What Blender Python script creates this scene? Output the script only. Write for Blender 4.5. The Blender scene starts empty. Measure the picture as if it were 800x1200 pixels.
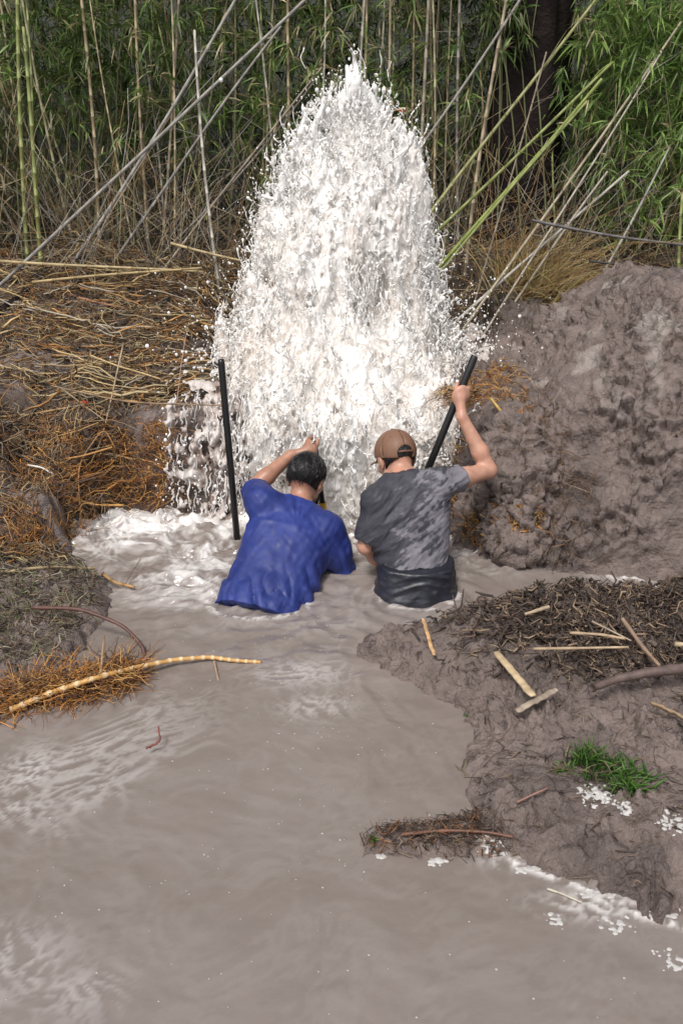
import bpy, math, random
import numpy as np
from mathutils import Vector
random.seed(7)
rng = np.random.default_rng(7)
C = bpy.context.scene.collection
SC = bpy.context.scene
R = math.radians

# ------------------------------------------------------------------ camera, sky, sun, exposure
PITCH = R(22.5); CAMZ = 1.8; FPX = 950.0
cd = bpy.data.cameras.new('camera'); cam = bpy.data.objects.new('camera', cd); C.objects.link(cam)
cam.location = (0, 0, CAMZ); cam.rotation_euler = (math.pi/2 - PITCH, 0, 0)
cd.sensor_fit = 'VERTICAL'; cd.sensor_height = 36; cd.lens = 36*FPX/1200
cd.clip_start = 0.05; cd.clip_end = 500
SC.camera = cam

SUN_EL, SUN_AZ = R(58), R(205)     # azimuth clockwise from +Y: behind the camera, a little to the left
w = bpy.data.worlds.new('World'); SC.world = w; w.use_nodes = True
nt = w.node_tree; bg = nt.nodes['Background']
sky = nt.nodes.new('ShaderNodeTexSky'); sky.sky_type = 'NISHITA'; sky.sun_disc = False
sky.sun_elevation = SUN_EL; sky.sun_rotation = SUN_AZ; sky.air_density = 1.0; sky.dust_density = 4.0
hs = nt.nodes.new('ShaderNodeHueSaturation'); hs.inputs['Saturation'].default_value = 0.32
nt.links.new(sky.outputs[0], hs.inputs['Color']); nt.links.new(hs.outputs[0], bg.inputs[0])
bg.inputs[1].default_value = 0.10
sl = bpy.data.lights.new('sun', 'SUN'); sl.energy = 1.5; sl.angle = R(12); sl.color = (1, .965, .92)
so = bpy.data.objects.new('sun', sl); C.objects.link(so)
sd = Vector((math.sin(SUN_AZ)*math.cos(SUN_EL), math.cos(SUN_AZ)*math.cos(SUN_EL), math.sin(SUN_EL)))
so.rotation_euler = sd.to_track_quat('Z', 'Y').to_euler(); so.location = (0, 0, 12)
SC.view_settings.view_transform = 'Standard'; SC.view_settings.look = 'None'
SC.view_settings.gamma = 1; SC.view_settings.use_curve_mapping = False
SC.view_settings.exposure = 0.54
SC.cycles.max_bounces = 6; SC.cycles.diffuse_bounces = 3; SC.cycles.use_denoising = True

# ------------------------------------------------------------------ helpers: picture geometry
CP, SP = math.cos(PITCH), math.sin(PITCH)
def at(px, py, Y):
    a = (px-400)/FPX; b = (600-py)/FPX
    t = Y/(CP + b*SP)
    return np.array([a*t, Y, CAMZ + t*(-SP + b*CP)])
def onz(px, py, z=0.0):
    a = (px-400)/FPX; b = (600-py)/FPX
    t = (z-CAMZ)/(-SP + b*CP)
    return np.array([a*t, t*(CP+b*SP), z])

# ------------------------------------------------------------------ helpers: noise
_perm = np.random.default_rng(3).permutation(256).astype(np.int32); _perm = np.concatenate([_perm, _perm, _perm])
_g = np.random.default_rng(5).normal(size=(256, 3)); _g /= np.linalg.norm(_g, axis=1)[:, None]; _g = _g.astype(np.float32)
def perlin(P):
    P = np.asarray(P, np.float32); sh = P.shape[:-1]; P = P.reshape(-1, 3)
    out = np.empty(len(P), np.float32)
    for s in range(0, len(P), 400000):
        p = P[s:s+400000]; i = np.floor(p).astype(np.int32); f = p - i; i &= 255
        u = f*f*f*(f*(f*6-15)+10); r = 0
        for dx in (0, 1):
            wx = u[:, 0] if dx else 1-u[:, 0]; a = _perm[i[:, 0]+dx]
            for dy in (0, 1):
                wy = u[:, 1] if dy else 1-u[:, 1]; b = _perm[a+i[:, 1]+dy]
                for dz in (0, 1):
                    wz = u[:, 2] if dz else 1-u[:, 2]; g = _g[_perm[b+i[:, 2]+dz]]
                    r = r + wx*wy*wz*(g[:, 0]*(f[:, 0]-dx)+g[:, 1]*(f[:, 1]-dy)+g[:, 2]*(f[:, 2]-dz))
        out[s:s+400000] = r*1.5
    return out.reshape(sh)
def fbm(P, n=4, gain=.5, ridged=False):
    s = 0; a = 1; P = np.asarray(P, np.float32); tot = 0
    for k in range(n):
        v = perlin(P*(2.03**k) + 17.3*k)
        s = s + a*((1-2*np.abs(v)) if ridged else v); tot += a; a *= gain
    return s/tot if ridged else s
def p3(x, y, z=0): 
    x = np.asarray(x, np.float32); return np.stack([x, np.broadcast_to(y, x.shape), np.broadcast_to(z, x.shape)], -1)
def sstep(a, b, x): t = np.clip((x-a)/(b-a), 0, 1); return t*t*(3-2*t)

# ------------------------------------------------------------------ helpers: meshes and objects
def make_mesh(name, V, F, col=None, smooth=True):
    V = np.asarray(V, np.float32); F = np.asarray(F, np.int32); k = F.shape[1]
    me = bpy.data.meshes.new(name)
    me.vertices.add(len(V)); me.vertices.foreach_set('co', V.ravel())
    me.loops.add(F.size); me.loops.foreach_set('vertex_index', F.ravel())
    me.polygons.add(len(F)); me.polygons.foreach_set('loop_start', np.arange(0, F.size, k, dtype=np.int32))
    me.polygons.foreach_set('loop_total', np.full(len(F), k, np.int32))
    me.polygons.foreach_set('use_smooth', np.full(len(F), smooth))
    if col is not None:
        a = me.color_attributes.new('Col', 'FLOAT_COLOR', 'POINT')
        c4 = np.ones((len(V), 4), np.float32); c4[:, :np.shape(col)[-1]] = col
        a.data.foreach_set('color', c4.ravel())
    me.update(calc_edges=True); me.validate()
    return me
def tag(o, label=None, cat=None, group=None, kind=None):
    if label: o['label'] = label
    if cat: o['category'] = cat
    if group: o['group'] = group
    if kind: o['kind'] = kind
    return o
def obj(name, V, F, mat, parent=None, col=None, smooth=True, base=None):
    V = np.asarray(V, np.float64)
    if parent is not None: org = np.array(parent['_org'])
    elif base is not None: org = np.array(base, float)
    else: org = np.array([(V[:, 0].min()+V[:, 0].max())/2, (V[:, 1].min()+V[:, 1].max())/2, V[:, 2].min()])
    me = make_mesh(name, V-org, F, col, smooth)
    if mat: me.materials.append(mat)
    o = bpy.data.objects.new(name, me); C.objects.link(o)
    if parent is not None: o.parent = parent
    else: o.location = org
    o['_org'] = [float(a) for a in org]
    return o
def empty(name, loc, label, cat, group=None):
    o = bpy.data.objects.new(name, None); C.objects.link(o); o.location = [float(a) for a in loc]
    o.empty_display_size = .1; o['_org'] = [float(a) for a in loc]
    return tag(o, label, cat, group)
def join(parts):
    Vs, Fs, Cs, n = [], [], [], 0
    for V, F, c in parts:
        Vs.append(V); Fs.append(F+n); n += len(V)
        Cs.append(np.broadcast_to(np.asarray(c, np.float32), (len(V), 3)))
    return np.concatenate(Vs), np.concatenate(Fs), np.concatenate(Cs)
def tubes(P, rad, sides=5, col=None, flat=1.0):
    """P (N,K,3) polylines, rad (N,K) -> V,F,col: all tubes of one object"""
    P = np.asarray(P, np.float64); N, K, _ = P.shape
    rad = np.broadcast_to(np.asarray(rad, float), (N, K))
    T = np.gradient(P, axis=1); T /= np.linalg.norm(T, axis=2, keepdims=True)+1e-9
    ref = rng.normal(size=(N, 1, 3)); m = T.mean(1, keepdims=True); m /= np.linalg.norm(m, axis=2, keepdims=True)+1e-9
    ref -= (ref*m).sum(2, keepdims=True)*m; ref /= np.linalg.norm(ref, axis=2, keepdims=True)+1e-9
    A = ref - (ref*T).sum(2, keepdims=True)*T; A /= np.linalg.norm(A, axis=2, keepdims=True)+1e-9
    B = np.cross(T, A)
    th = np.arange(sides)/sides*2*math.pi
    V = P[:, :, None] + rad[:, :, None, None]*(A[:, :, None]*np.cos(th)[:, None] + flat*B[:, :, None]*np.sin(th)[:, None])
    idx = np.arange(N*K*sides).reshape(N, K, sides)
    a = idx[:, :-1]; b = idx[:, 1:]
    F = np.stack([a, np.roll(a, -1, 2), np.roll(b, -1, 2), b], -1).reshape(-1, 4)
    V = V.reshape(-1, 3)
    # close the ends with a collapsed centre vertex (quads sharing it twice are avoided: fan of quads)
    caps = []
    for e in (0, K-1):
        r = idx[:, e]
        if sides == 4: caps.append(r if e else r[:, ::-1])
        elif sides == 5: caps += [r[:, [0, 1, 2, 3]], r[:, [0, 3, 4, 4]][:, :3][:, [0, 1, 2, 2]]] if False else [r[:, [0, 1, 2, 3]]]
        elif sides >= 6:
            for q in range(1, sides-2, 2): caps.append(r[:, [0, q, q+1, (q+2) % sides]])
    if caps: F = np.concatenate([F]+caps)
    c = None
    if col is not None:
        col = np.asarray(col, np.float32)
        if col.ndim == 1: col = np.broadcast_to(col, (N, K, 3))
        elif col.ndim == 2: col = np.broadcast_to(col[:, None], (N, K, 3))
        c = np.repeat(col[:, :, None], sides, 2).reshape(-1, 3)
    else: c = np.full((len(V), 3), .5, np.float32)
    return V, F, c
def lerp_line(p0, p1, K): t = np.linspace(0, 1, K)[:, None]; return np.asarray(p0)*(1-t)+np.asarray(p1)*t

def surfnets(F, o, h):
    s = F < 0
    c = np.zeros(tuple(n-1 for n in F.shape), np.uint8)
    cor = [(i, j, k) for i in (0, 1) for j in (0, 1) for k in (0, 1)]
    nx, ny, nz = c.shape
    for i, j, k in cor: c += s[i:i+nx, j:j+ny, k:k+nz]
    I = np.argwhere((c > 0) & (c < 8))
    idx = np.full(c.shape, -1, np.int32); idx[I[:, 0], I[:, 1], I[:, 2]] = np.arange(len(I))
    vals = np.stack([F[I[:, 0]+i, I[:, 1]+j, I[:, 2]+k] for i, j, k in cor], 1)
    acc = np.zeros((len(I), 3)); cnt = np.zeros(len(I))
    for a in range(8):
        for b in range(a+1, 8):
            ca, cb = np.array(cor[a]), np.array(cor[b])
            if np.abs(ca-cb).sum() != 1: continue
            va, vb = vals[:, a], vals[:, b]; m = (va < 0) != (vb < 0)
            t = np.where(m, va/np.where(m, va-vb, 1), 0)
            acc += np.where(m[:, None], ca + t[:, None]*(cb-ca), 0); cnt += m
    V = (I + acc/cnt[:, None])*h + np.asarray(o)
    Q = []
    for ax in range(3):
        sw = np.moveaxis(s, ax, 0); ii = np.moveaxis(idx, ax, 0)
        d = sw[:-1, 1:-1, 1:-1] != sw[1:, 1:-1, 1:-1]
        E = np.argwhere(d); i, j, k = E[:, 0], E[:, 1]+1, E[:, 2]+1
        q = np.stack([ii[i, j-1, k-1], ii[i, j, k-1], ii[i, j, k], ii[i, j-1, k]], 1)
        flip = sw[i, j, k] ^ (ax == 1)
        q[~flip] = q[~flip][:, ::-1]
        Q.append(q)
    return V, np.concatenate(Q)
class Field:
    """a distance field on a grid; primitives are blended in one after another, surfnets() turns it into ONE continuous mesh"""
    def __init__(s, lo, hi, h):
        s.lo = np.array(lo, float); s.h = h; s.n = np.ceil((np.array(hi)-s.lo)/h).astype(int)+1
        s.F = np.full(tuple(s.n), .12, np.float32)
    def win(s, a, b):
        i0 = np.clip(np.floor((a-s.lo)/s.h).astype(int), 0, s.n-1); i1 = np.clip(np.ceil((b-s.lo)/s.h).astype(int)+1, 1, s.n)
        sl_ = tuple(slice(p, q) for p, q in zip(i0, i1))
        ax = [s.lo[d]+s.h*np.arange(i0[d], i1[d]) for d in range(3)]
        return sl_, np.stack(np.meshgrid(*ax, indexing='ij'), -1).astype(np.float32)
    def put(s, sl_, d, k):
        a = s.F[sl_]
        if a.size == 0: return
        if k > 0:
            hh = np.maximum(k-np.abs(a-d), 0)/k; s.F[sl_] = np.minimum(a, d)-hh*hh*k*.25
        else: s.F[sl_] = np.minimum(a, d)
    def cap(s, p0, p1, r0, r1=None, k=.02, sub=False, cut=None):
        p0 = np.asarray(p0, float); p1 = np.asarray(p1, float); r1 = r0 if r1 is None else r1
        m = max(r0, r1)+k+2*s.h+ (.03 if not sub else 0)
        sl_, X = s.win(np.minimum(p0, p1)-m, np.maximum(p0, p1)+m)
        d = p1-p0; t = np.clip(((X-p0)@d)/(d@d+1e-12), 0, 1)[..., None]
        D = np.linalg.norm(X-(p0+t*d), axis=-1)-(r0+(r1-r0)*t[..., 0])
        if cut is not None: D = np.maximum(D, (X-cut[0])@nrm(cut[1]))
        s.put(sl_, D, k)
    def chain(s, pts, rs, k=.015):
        for i in range(len(pts)-1): s.cap(pts[i], pts[i+1], rs[i], rs[i+1], k)
    def ell(s, c, ax, M=None, k=.02, sub=False):
        c = np.asarray(c, float); ax = np.asarray(ax, float); M = np.eye(3) if M is None else M  # columns: local axes
        m = ax.max()+k+.04; sl_, X = s.win(c-m, c+m)
        L = (X-c)@M; q = np.linalg.norm(L/ax, axis=-1); g = np.linalg.norm(L/(ax*ax), axis=-1)+1e-6
        D = q*(q-1)/g
        if sub:
            a = s.F[sl_]; D = -D; hh = np.maximum(k-np.abs(a-D), 0)/k; s.F[sl_] = np.maximum(a, D)+hh*hh*k*.25
        else: s.put(sl_, D, k)
    def loft(s, p0, p1, lat, ka, W, T, ox=None, od=None, k=.03, top=None, bot=None):
        """cross-sections along p0->p1; W half widths along lat, T half depths"""
        p0 = np.asarray(p0, float); A = np.asarray(p1, float)-p0; L = np.linalg.norm(A); A /= L
        lat = np.asarray(lat, float); lat = lat-(lat@A)*A; lat /= np.linalg.norm(lat); dep = np.cross(A, lat)  # dep points away from viewer side
        if dep[1] < 0: dep = -dep
        m = max(max(W), max(T))+.1; sl_, X = s.win(np.minimum(p0, p0+A*L)-m, np.maximum(p0, p0+A*L)+m)
        Q = X-p0; a = Q@A; x = Q@lat; d = Q@dep; ka = np.array(ka)*L
        an = np.clip(a, ka[0], ka[-1])
        x = x-np.interp(an, ka, ox if ox is not None else [0]*len(ka)); d = d-np.interp(an, ka, od if od is not None else [0]*len(ka))
        ww = np.interp(an, ka, W); tt = np.interp(an, ka, T)
        q = (np.abs(x/ww)**2.4+np.abs(d/tt)**2.4)**(1/2.4)
        D = (q-1)*np.minimum(ww, tt)
        D = np.maximum(D, np.maximum(ka[0]-a, a-ka[-1]))
        s.put(sl_, D.astype(np.float32), k)
    def grid(s): 
        return np.stack(np.meshgrid(*[s.lo[d]+s.h*np.arange(s.n[d]) for d in range(3)], indexing='ij'), -1).astype(np.float32)
    def band(s, fn, wdt=.04):
        I = np.nonzero(np.abs(s.F) < wdt); X = (np.stack(I, -1)*s.h+s.lo).astype(np.float32); s.F[I] += fn(X)
    def shell(s, th): s.F = np.maximum(s.F, -(s.F+th))
    def mesh(s): return surfnets(s.F, s.lo, s.h)

# ------------------------------------------------------------------ materials
def mat(name, col=None, rough=.6, noise=0, nscale=20, bump=0, bscale=60, spec=.5, sss=0, rvar=0, trans=0, coat=0, bdist=.004):
    m = bpy.data.materials.new(name); m.use_nodes = True; n = m.node_tree.nodes; l = m.node_tree.links
    b = n['Principled BSDF']; b.inputs['Roughness'].default_value = rough; b.inputs['Specular IOR Level'].default_value = spec
    tc = n.new('ShaderNodeTexCoord')
    if col is None:
        a = n.new('ShaderNodeAttribute'); a.attribute_name = 'Col'; src = a.outputs['Color']
    else:
        r = n.new('ShaderNodeRGB'); r.outputs[0].default_value = (*col, 1); src = r.outputs[0]
    nn = None
    if noise:
        nn = n.new('ShaderNodeTexNoise'); nn.inputs['Scale'].default_value = nscale; nn.inputs['Detail'].default_value = 5
        l.new(tc.outputs['Object'], nn.inputs['Vector'])
        mr = n.new('ShaderNodeMapRange'); mr.inputs['From Min'].default_value = .25; mr.inputs['From Max'].default_value = .75
        mr.inputs['To Min'].default_value = 1-noise; mr.inputs['To Max'].default_value = 1+noise
        l.new(nn.outputs['Fac'], mr.inputs['Value'])
        mx = n.new('ShaderNodeVectorMath'); mx.operation = 'SCALE'; l.new(src, mx.inputs[0]); l.new(mr.outputs[0], mx.inputs['Scale']); src = mx.outputs[0]
        if rvar:
            mr2 = n.new('ShaderNodeMapRange'); mr2.inputs['From Min'].default_value = .35; mr2.inputs['From Max'].default_value = .65
            mr2.inputs['To Min'].default_value = rough-rvar; mr2.inputs['To Max'].default_value = rough+rvar
            l.new(nn.outputs['Fac'], mr2.inputs['Value']); l.new(mr2.outputs[0], b.inputs['Roughness'])
    l.new(src, b.inputs['Base Color'])
    if bump:
        bn = n.new('ShaderNodeTexNoise'); bn.inputs['Scale'].default_value = bscale; bn.inputs['Detail'].default_value = 6; bn.inputs['Roughness'].default_value = .6
        l.new(tc.outputs['Object'], bn.inputs['Vector'])
        bp = n.new('ShaderNodeBump'); bp.inputs['Strength'].default_value = bump; bp.inputs['Distance'].default_value = bdist
        l.new(bn.outputs['Fac'], bp.inputs['Height']); l.new(bp.outputs[0], b.inputs['Normal'])
    if sss: b.inputs['Subsurface Weight'].default_value = sss; b.inputs['Subsurface Scale'].default_value = .01
    if coat: b.inputs['Coat Weight'].default_value = coat; b.inputs['Coat Roughness'].default_value = .1
    if trans:
        tr = n.new('ShaderNodeBsdfTranslucent'); l.new(src, tr.inputs['Color']); ms = n.new('ShaderNodeMixShader'); ms.inputs[0].default_value = trans
        l.new(b.outputs[0], ms.inputs[1]); l.new(tr.outputs[0], ms.inputs[2]); l.new(ms.outputs[0], n['Material Output'].inputs[0])
    return m
M_mud = mat('wet_mud', None, .40, .34, 14, 1, 42, spec=.5, rvar=.16, bdist=.022)
M_straw = mat('straw', None, .65, .25, 30)
M_root = mat('root', None, .5, .25, 60)
M_leaf = mat('leaf', None, .45, .2, 8, trans=.3)
M_cane = mat('cane', None, .5, .22, 14)
M_skin = mat('skin', None, .42, .12, 35, .25, 180, sss=.12, bdist=.002)
M_froth = mat('froth', None, .25, .06, 25, .5, 120, spec=.5, bdist=.004)
M_bark = mat('bark', (.018, .013, .012), .9, .5, 6, 1, 25, bdist=.03, spec=.15)
M_pole = mat('black_pole', (.012, .012, .013), .3, .3, 40, .2, 90)
M_dark = mat('dark_fabric', None, .5, .25, 12, .3, 140)
M_hair = mat('hair', (.012, .010, .010), .3, .4, 60, .6, 140)
M_grass = mat('grass_blade', None, .45, .2, 8, trans=.3)

# ------------------------------------------------------------------ terrain
def gp(*pts): return np.array([onz(a, b)[:2] if not isinstance(a, str) else (float(a), b) for a, b in pts])
A_poly = np.concatenate([[(-60, 3.3), (-3.5, 3.4)], gp((0, 655), (70, 648), (77, 615), (130, 598), (200, 603), (300, 600), (420, 600), (515, 605), (536, 640), (610, 662), (700, 674), (800, 686)), [(3.5, 3.35), (60, 3.3), (60, 120), (-60, 120)]])
B_poly = gp((428, 770), (445, 754), (480, 742), (545, 726), (620, 724), (700, 724), (760, 714), (800, 694), (900, 684), (1100, 690), (1100, 1200), (900, 1120), (800, 1078), (745, 1064), (680, 1032), (610, 1008), (565, 985), (548, 940), (540, 900), (552, 860), (530, 825), (495, 805), (455, 792))
B2_poly = gp((427, 987), (450, 974), (500, 972), (560, 955), (600, 1000), (540, 1003), (470, 998), (435, 997))
C_poly = gp((-300, 640), (40, 650), (90, 660), (128, 678), (120, 725), (95, 752), (84, 778), (45, 788), (0, 805), (-300, 850))
D_poly = np.array([(-60, .3), (60, .3), (60, -60), (-60, -60)])
def sdpoly(x, y, poly):
    d = np.full(x.shape, 1e9); ins = np.zeros(x.shape, bool); n = len(poly)
    for i in range(n):
        a = poly[i]; b = poly[(i+1) % n]; ex, ey = b-a; wx, wy = x-a[0], y-a[1]
        t = np.clip((wx*ex+wy*ey)/(ex*ex+ey*ey), 0, 1); d = np.minimum(d, (wx-t*ex)**2+(wy-t*ey)**2)
        c = ((a[1] > y) != (b[1] > y)); ins ^= c & (x < (b[0]-a[0])*(y-a[1])/((b[1]-a[1]) if b[1] != a[1] else 1e-9)+a[0])
    return np.where(ins, 1, -1)*np.sqrt(d)
def height(x, y):
    x = np.asarray(x, float); y = np.asarray(y, float)
    near = (np.abs(x) < 6) & (y < 14)
    wv = fbm(p3(x*3.1, y*3.1, 0), 4)*.05
    sA = sdpoly(x, y, A_poly)+wv*.8; sB = sdpoly(x, y, B_poly)+wv; sB2 = sdpoly(x, y, B2_poly)+wv*.3
    sC = sdpoly(x, y, C_poly)+wv; sD = sdpoly(x, y, D_poly)+wv
    Tl = .52+np.clip(y-4.4, 0, 2.3)*.29 + .10*sstep(-1.3, -2.2, x)
    Tc = .60+.09*np.clip(y-4.4, 0, 1.5)+np.clip(y-5.9, 0, .8)*.55
    dome = 1.25*np.exp(-(np.abs(x-1.70)/np.where(x < 1.70, .80, 1.5))**2.1)*np.exp(-(np.clip(y-4.85, 0, 9)/1.1)**2)
    Tr = np.maximum(.72+.1*np.clip(y-4.5, 0, 1.2)+np.clip(y-5.6, 0, .9)*.45, dome)
    wl = sstep(-.75, -1.05, x); wb = sstep(4.6, 4.95, y)*.42; wr = sstep(.5+wb, .75+wb*1.1, x)
    T = Tc*(1-wl)*(1-wr)+Tl*wl+Tr*wr
    T = T+np.clip(y-7, 0, 3)*.03+np.clip(y-10.2, 0, 7)*1.0  # hill added behind the thicket to close sky gaps and cut skylight
    wA = .16*(1-wr)+wr*(.42+.6*sstep(.75, 1.5, x))
    wA = wA*(1-sstep(-1.45, -1.75, x))+.75*sstep(-1.45, -1.75, x)
    u = np.clip(sA/wA, 0, 1); prof = 1-(1-u)**2.2
    hA = np.where(sA > 0, T*prof, -9)
    px = .5+x*.0
    hm = .10+.14*np.exp(-(((x-1.05)/.6)**2+((y-2.85)/.35)**2))+.16*sstep(1.2, 1.9, x)*sstep(2.3, 2.9, y)
    hB = np.where(sB > 0, hm*(1-np.exp(-np.clip(sB, 0, 9)/.09)), -9)
    hB2 = np.where(sB2 > 0, .022*(1-np.exp(-np.clip(sB2, 0, 9)/.02)), -9)
    hC = np.where(sC > 0, (.045+.10*sstep(-1.3, -2.1, x))*(1-np.exp(-np.clip(sC, 0, 9)/.10)), -9)
    hD = np.where(sD > 0, .15*(1-np.exp(-np.clip(sD, 0, 9)/.3)), -9)
    dm = np.minimum.reduce([-sA, -sB, -sB2-.0, -sC, -sD])
    bed = -.62*(1-np.exp(-np.clip(dm, 0, 9)/.35))
    h = np.maximum.reduce([hA, hB, hB2, hC, hD]); h = np.where(h > -1, h, bed)
    return h
def stretch(segs):
    o = []
    for a, b, st in segs: o.append(np.arange(a, b, st))
    return np.concatenate(o)
gx = np.concatenate([-np.geomspace(90, 2.4, 26)[:-1], stretch([(-2.4, -2.0, .03), (-2.0, 2.0, .0085), (2.0, 2.4, .03)]), np.geomspace(2.4, 90, 26)])
gy = np.concatenate([-np.geomspace(60, 1, 10), stretch([(-.9, 1.3, .06), (1.3, 3.4, .009), (3.4, 5.2, .0065), (5.2, 7.2, .02)]), np.geomspace(7.2, 25, 40), np.geomspace(27, 160, 12)])
GX, GY = np.meshgrid(gx, gy, indexing='ij')
Z = height(GX, GY)
P = np.stack([GX, GY, Z], -1)
gz_x = np.gradient(Z, axis=0)/np.gradient(GX, axis=0); gz_y = np.gradient(Z, axis=1)/np.gradient(GY, axis=1)
N = np.stack([-gz_x, -gz_y, np.ones_like(Z)], -1); N /= np.linalg.norm(N, axis=-1, keepdims=True)
act = (np.abs(GX) < 3) & (GY > .8) & (GY < 7.5) & (Z > -.1)
Pa = P[act]; ax_, ay_, az_ = Pa.T
mound = sstep(.5, .8, ax_)*sstep(3.5, 3.7, ay_); spit = ((sdpoly(ax_, ay_, B_poly) > -.1)).astype(float)
warp = np.stack([perlin(Pa*4+9), perlin(Pa*4+31), perlin(Pa*4+57)], -1)*.12
d1 = fbm(Pa*3.2+warp*4, 3)*.05
d2 = fbm((Pa+warp*.6)*11, 4, .55, ridged=True); d2 = (np.clip(d2, -.3, 1)-.35)*.065
d3 = (np.abs(perlin((Pa+warp*.3)*22+5))-.2)*.055+(np.abs(perlin((Pa+warp*.2)*48+15))-.2)*.028
big = -.12*np.exp(-(((Pa-at(655, 545, 4.12))/np.array([.17, .2, .10]))**2).sum(-1)) - .07*np.exp(-(((Pa-at(790, 550, 4.1))/np.array([.12, .2, .06]))**2).sum(-1))
big += .05*np.exp(-(((Pa-at(700, 630, 3.8))/np.array([.22, .2, .07]))**2).sum(-1)) - .05*np.exp(-(((Pa-at(600, 590, 3.9))/np.array([.12, .2, .08]))**2).sum(-1))
lowm = sstep(-.35, .35, fbm(Pa*2.1+40, 3)); amp = (.55+.45*mound+.15*spit)*(.35+1.15*lowm); d1 = d1+.06*mound*fbm(Pa*2.2+70+warp*3, 3, .5, ridged=True)
fade = sstep(-.1, .03, az_)
centre = sstep(-.95, -.8, ax_)*sstep(.6, .5, ax_)*sstep(4.2, 4.4, ay_)
fing = (sdpoly(ax_, ay_, B2_poly) > -.05)*(sdpoly(ax_, ay_, B_poly) < .02); hp_ = np.exp(-(((ax_-1.2)/.7)**2+((ay_-2.8)/.3)**2)*1.2); disp = hp_*(.05*fbm(Pa*7+90, 2)+.05*np.abs(perlin(Pa*14+33)))+(d1*(1-.75*spit)+(d2*1.0+d3)*amp)*fade*(1-.6*centre)*(1-.75*fing)+big*mound
P[act] += N[act]*disp[:, None]
# colour zones: pinkish grey-brown mud, dark litter soil on the left bank and under the thicket, pale silt with wet highlights painted in on the mound
mudc = np.array([.195, .150, .134]); soil = np.array([.075, .052, .038]); silt_shine = np.array([.34, .295, .27]); dark = np.array([.06, .045, .038])
nz = fbm(p3(GX*2.3, GY*2.3, 4), 4)
lf = sstep(-.7, -1.0, GX)*sstep(3.9, 4.2, GY)
back = sstep(5.2, 6.0, GY)
col = np.broadcast_to(mudc, P.shape).copy()
def mixc(c, t, k): return c*(1-k[..., None])+t*k[..., None]
col = mixc(col, mudc*.72, sstep(0, .5, nz))
rs = (sstep(.25, .6, fbm(p3(GX*5, GY*5, 9)*1.0, 3)+.15*sstep(1.2, 1.9, GX)))*sstep(.8, 1.3, GX)*sstep(3.7, 4.0, GY)
col = mixc(col, silt_shine, rs*.8)
col = mixc(col, soil, np.clip(lf*sstep(-.35, .15, nz+.2), 0, 1))
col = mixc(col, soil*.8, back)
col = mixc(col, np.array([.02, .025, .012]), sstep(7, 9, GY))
heap = np.exp(-(((GX-1.2)/.75)**2+((GY-2.75)/.33)**2)*1.3)
col = mixc(col, dark*1.4, np.clip(heap*1.4, 0, 1)*.8*sstep(-.3, .1, nz+.15))
lfr = sstep(.0, -.3, P[..., 2]-.62)*lf
ni, nj = GX.shape; idx = np.arange(ni*nj).reshape(ni, nj)
F = np.stack([idx[:-1, :-1], idx[1:, :-1], idx[1:, 1:], idx[:-1, 1:]], -1).reshape(-1, 4)
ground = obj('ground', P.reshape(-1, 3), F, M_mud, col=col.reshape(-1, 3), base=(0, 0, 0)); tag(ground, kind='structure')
ZG = P[..., 2]
def hgt(x, y):
    """height of the finished ground near (x, y), ignoring the sideways part of the displacement"""
    x = np.asarray(x, float); y = np.asarray(y, float)
    i = np.clip(np.searchsorted(gx, x)-1, 0, len(gx)-2); j = np.clip(np.searchsorted(gy, y)-1, 0, len(gy)-2)
    u = (x-gx[i])/(gx[i+1]-gx[i]); v = (y-gy[j])/(gy[j+1]-gy[j])
    return (ZG[i, j]*(1-u)*(1-v)+ZG[i+1, j]*u*(1-v)+ZG[i, j+1]*(1-u)*v+ZG[i+1, j+1]*u*v)
def onground(px, py):
    """where the sight line through a photo pixel meets the ground"""
    a = (px-400)/FPX; b = (600-py)/FPX; D = np.array([a, CP+b*SP, -SP+b*CP])
    t = np.arange(1.2, 12, .004); Q = np.array([0, 0, CAMZ])+t[:, None]*D
    hh = np.maximum(hgt(Q[:, 0], Q[:, 1]), 0); k = np.argmax(Q[:, 2] < hh)
    return Q[k] if k else Q[-1]

# ------------------------------------------------------------------ water
JET = np.array([.01, 5.1, .62])
wx = np.concatenate([-np.geomspace(30, 2.2, 14)[:-1], np.arange(-2.2, 2.2, .0095), np.geomspace(2.2, 30, 14)])
wy = np.concatenate([np.linspace(.05, 1.1, 14)[:-1], np.arange(1.1, 4.75, .0085)])
WX, WY = np.meshgrid(wx, wy, indexing='ij')
sx, sy = WX, WY
wr1 = fbm(p3(sx*1.3, sy*1.3, 2), 3); wr2 = fbm(p3(sx*1.3, sy*1.3, 12), 3)
qx, qy = sx+wr1*.13, sy+wr2*.13
turb = sstep(3.35, 4.1, WY)*sstep(-1.75, -1.3, WX)*sstep(1.5, .75, WX)
turb = np.maximum(turb, .9*sstep(3.0, 3.5, WY)*sstep(-1.35, -.7, WX)*sstep(-.2, -.5, WX))
mid = sstep(2.2, 3.1, WY)*sstep(-1.3, -.5, WX)*sstep(1.0, .2, WX)
z = fbm(p3(qx*1.8, qy*3.0, 1), 3)*.0030 + fbm(p3(qx*6, qy*10, 7), 3)*.0017
z += fbm(p3(qx*17, qy*26, 5), 3)*.0012
z += turb*(fbm(p3(qx*5, qy*7, 4), 4, .55)*.06 + .02*fbm(p3(qx*14, qy*18, 3), 3, .5, ridged=True))
z += mid*(fbm(p3(qx*4, qy*7, 24), 4, .5)*.014)
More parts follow.
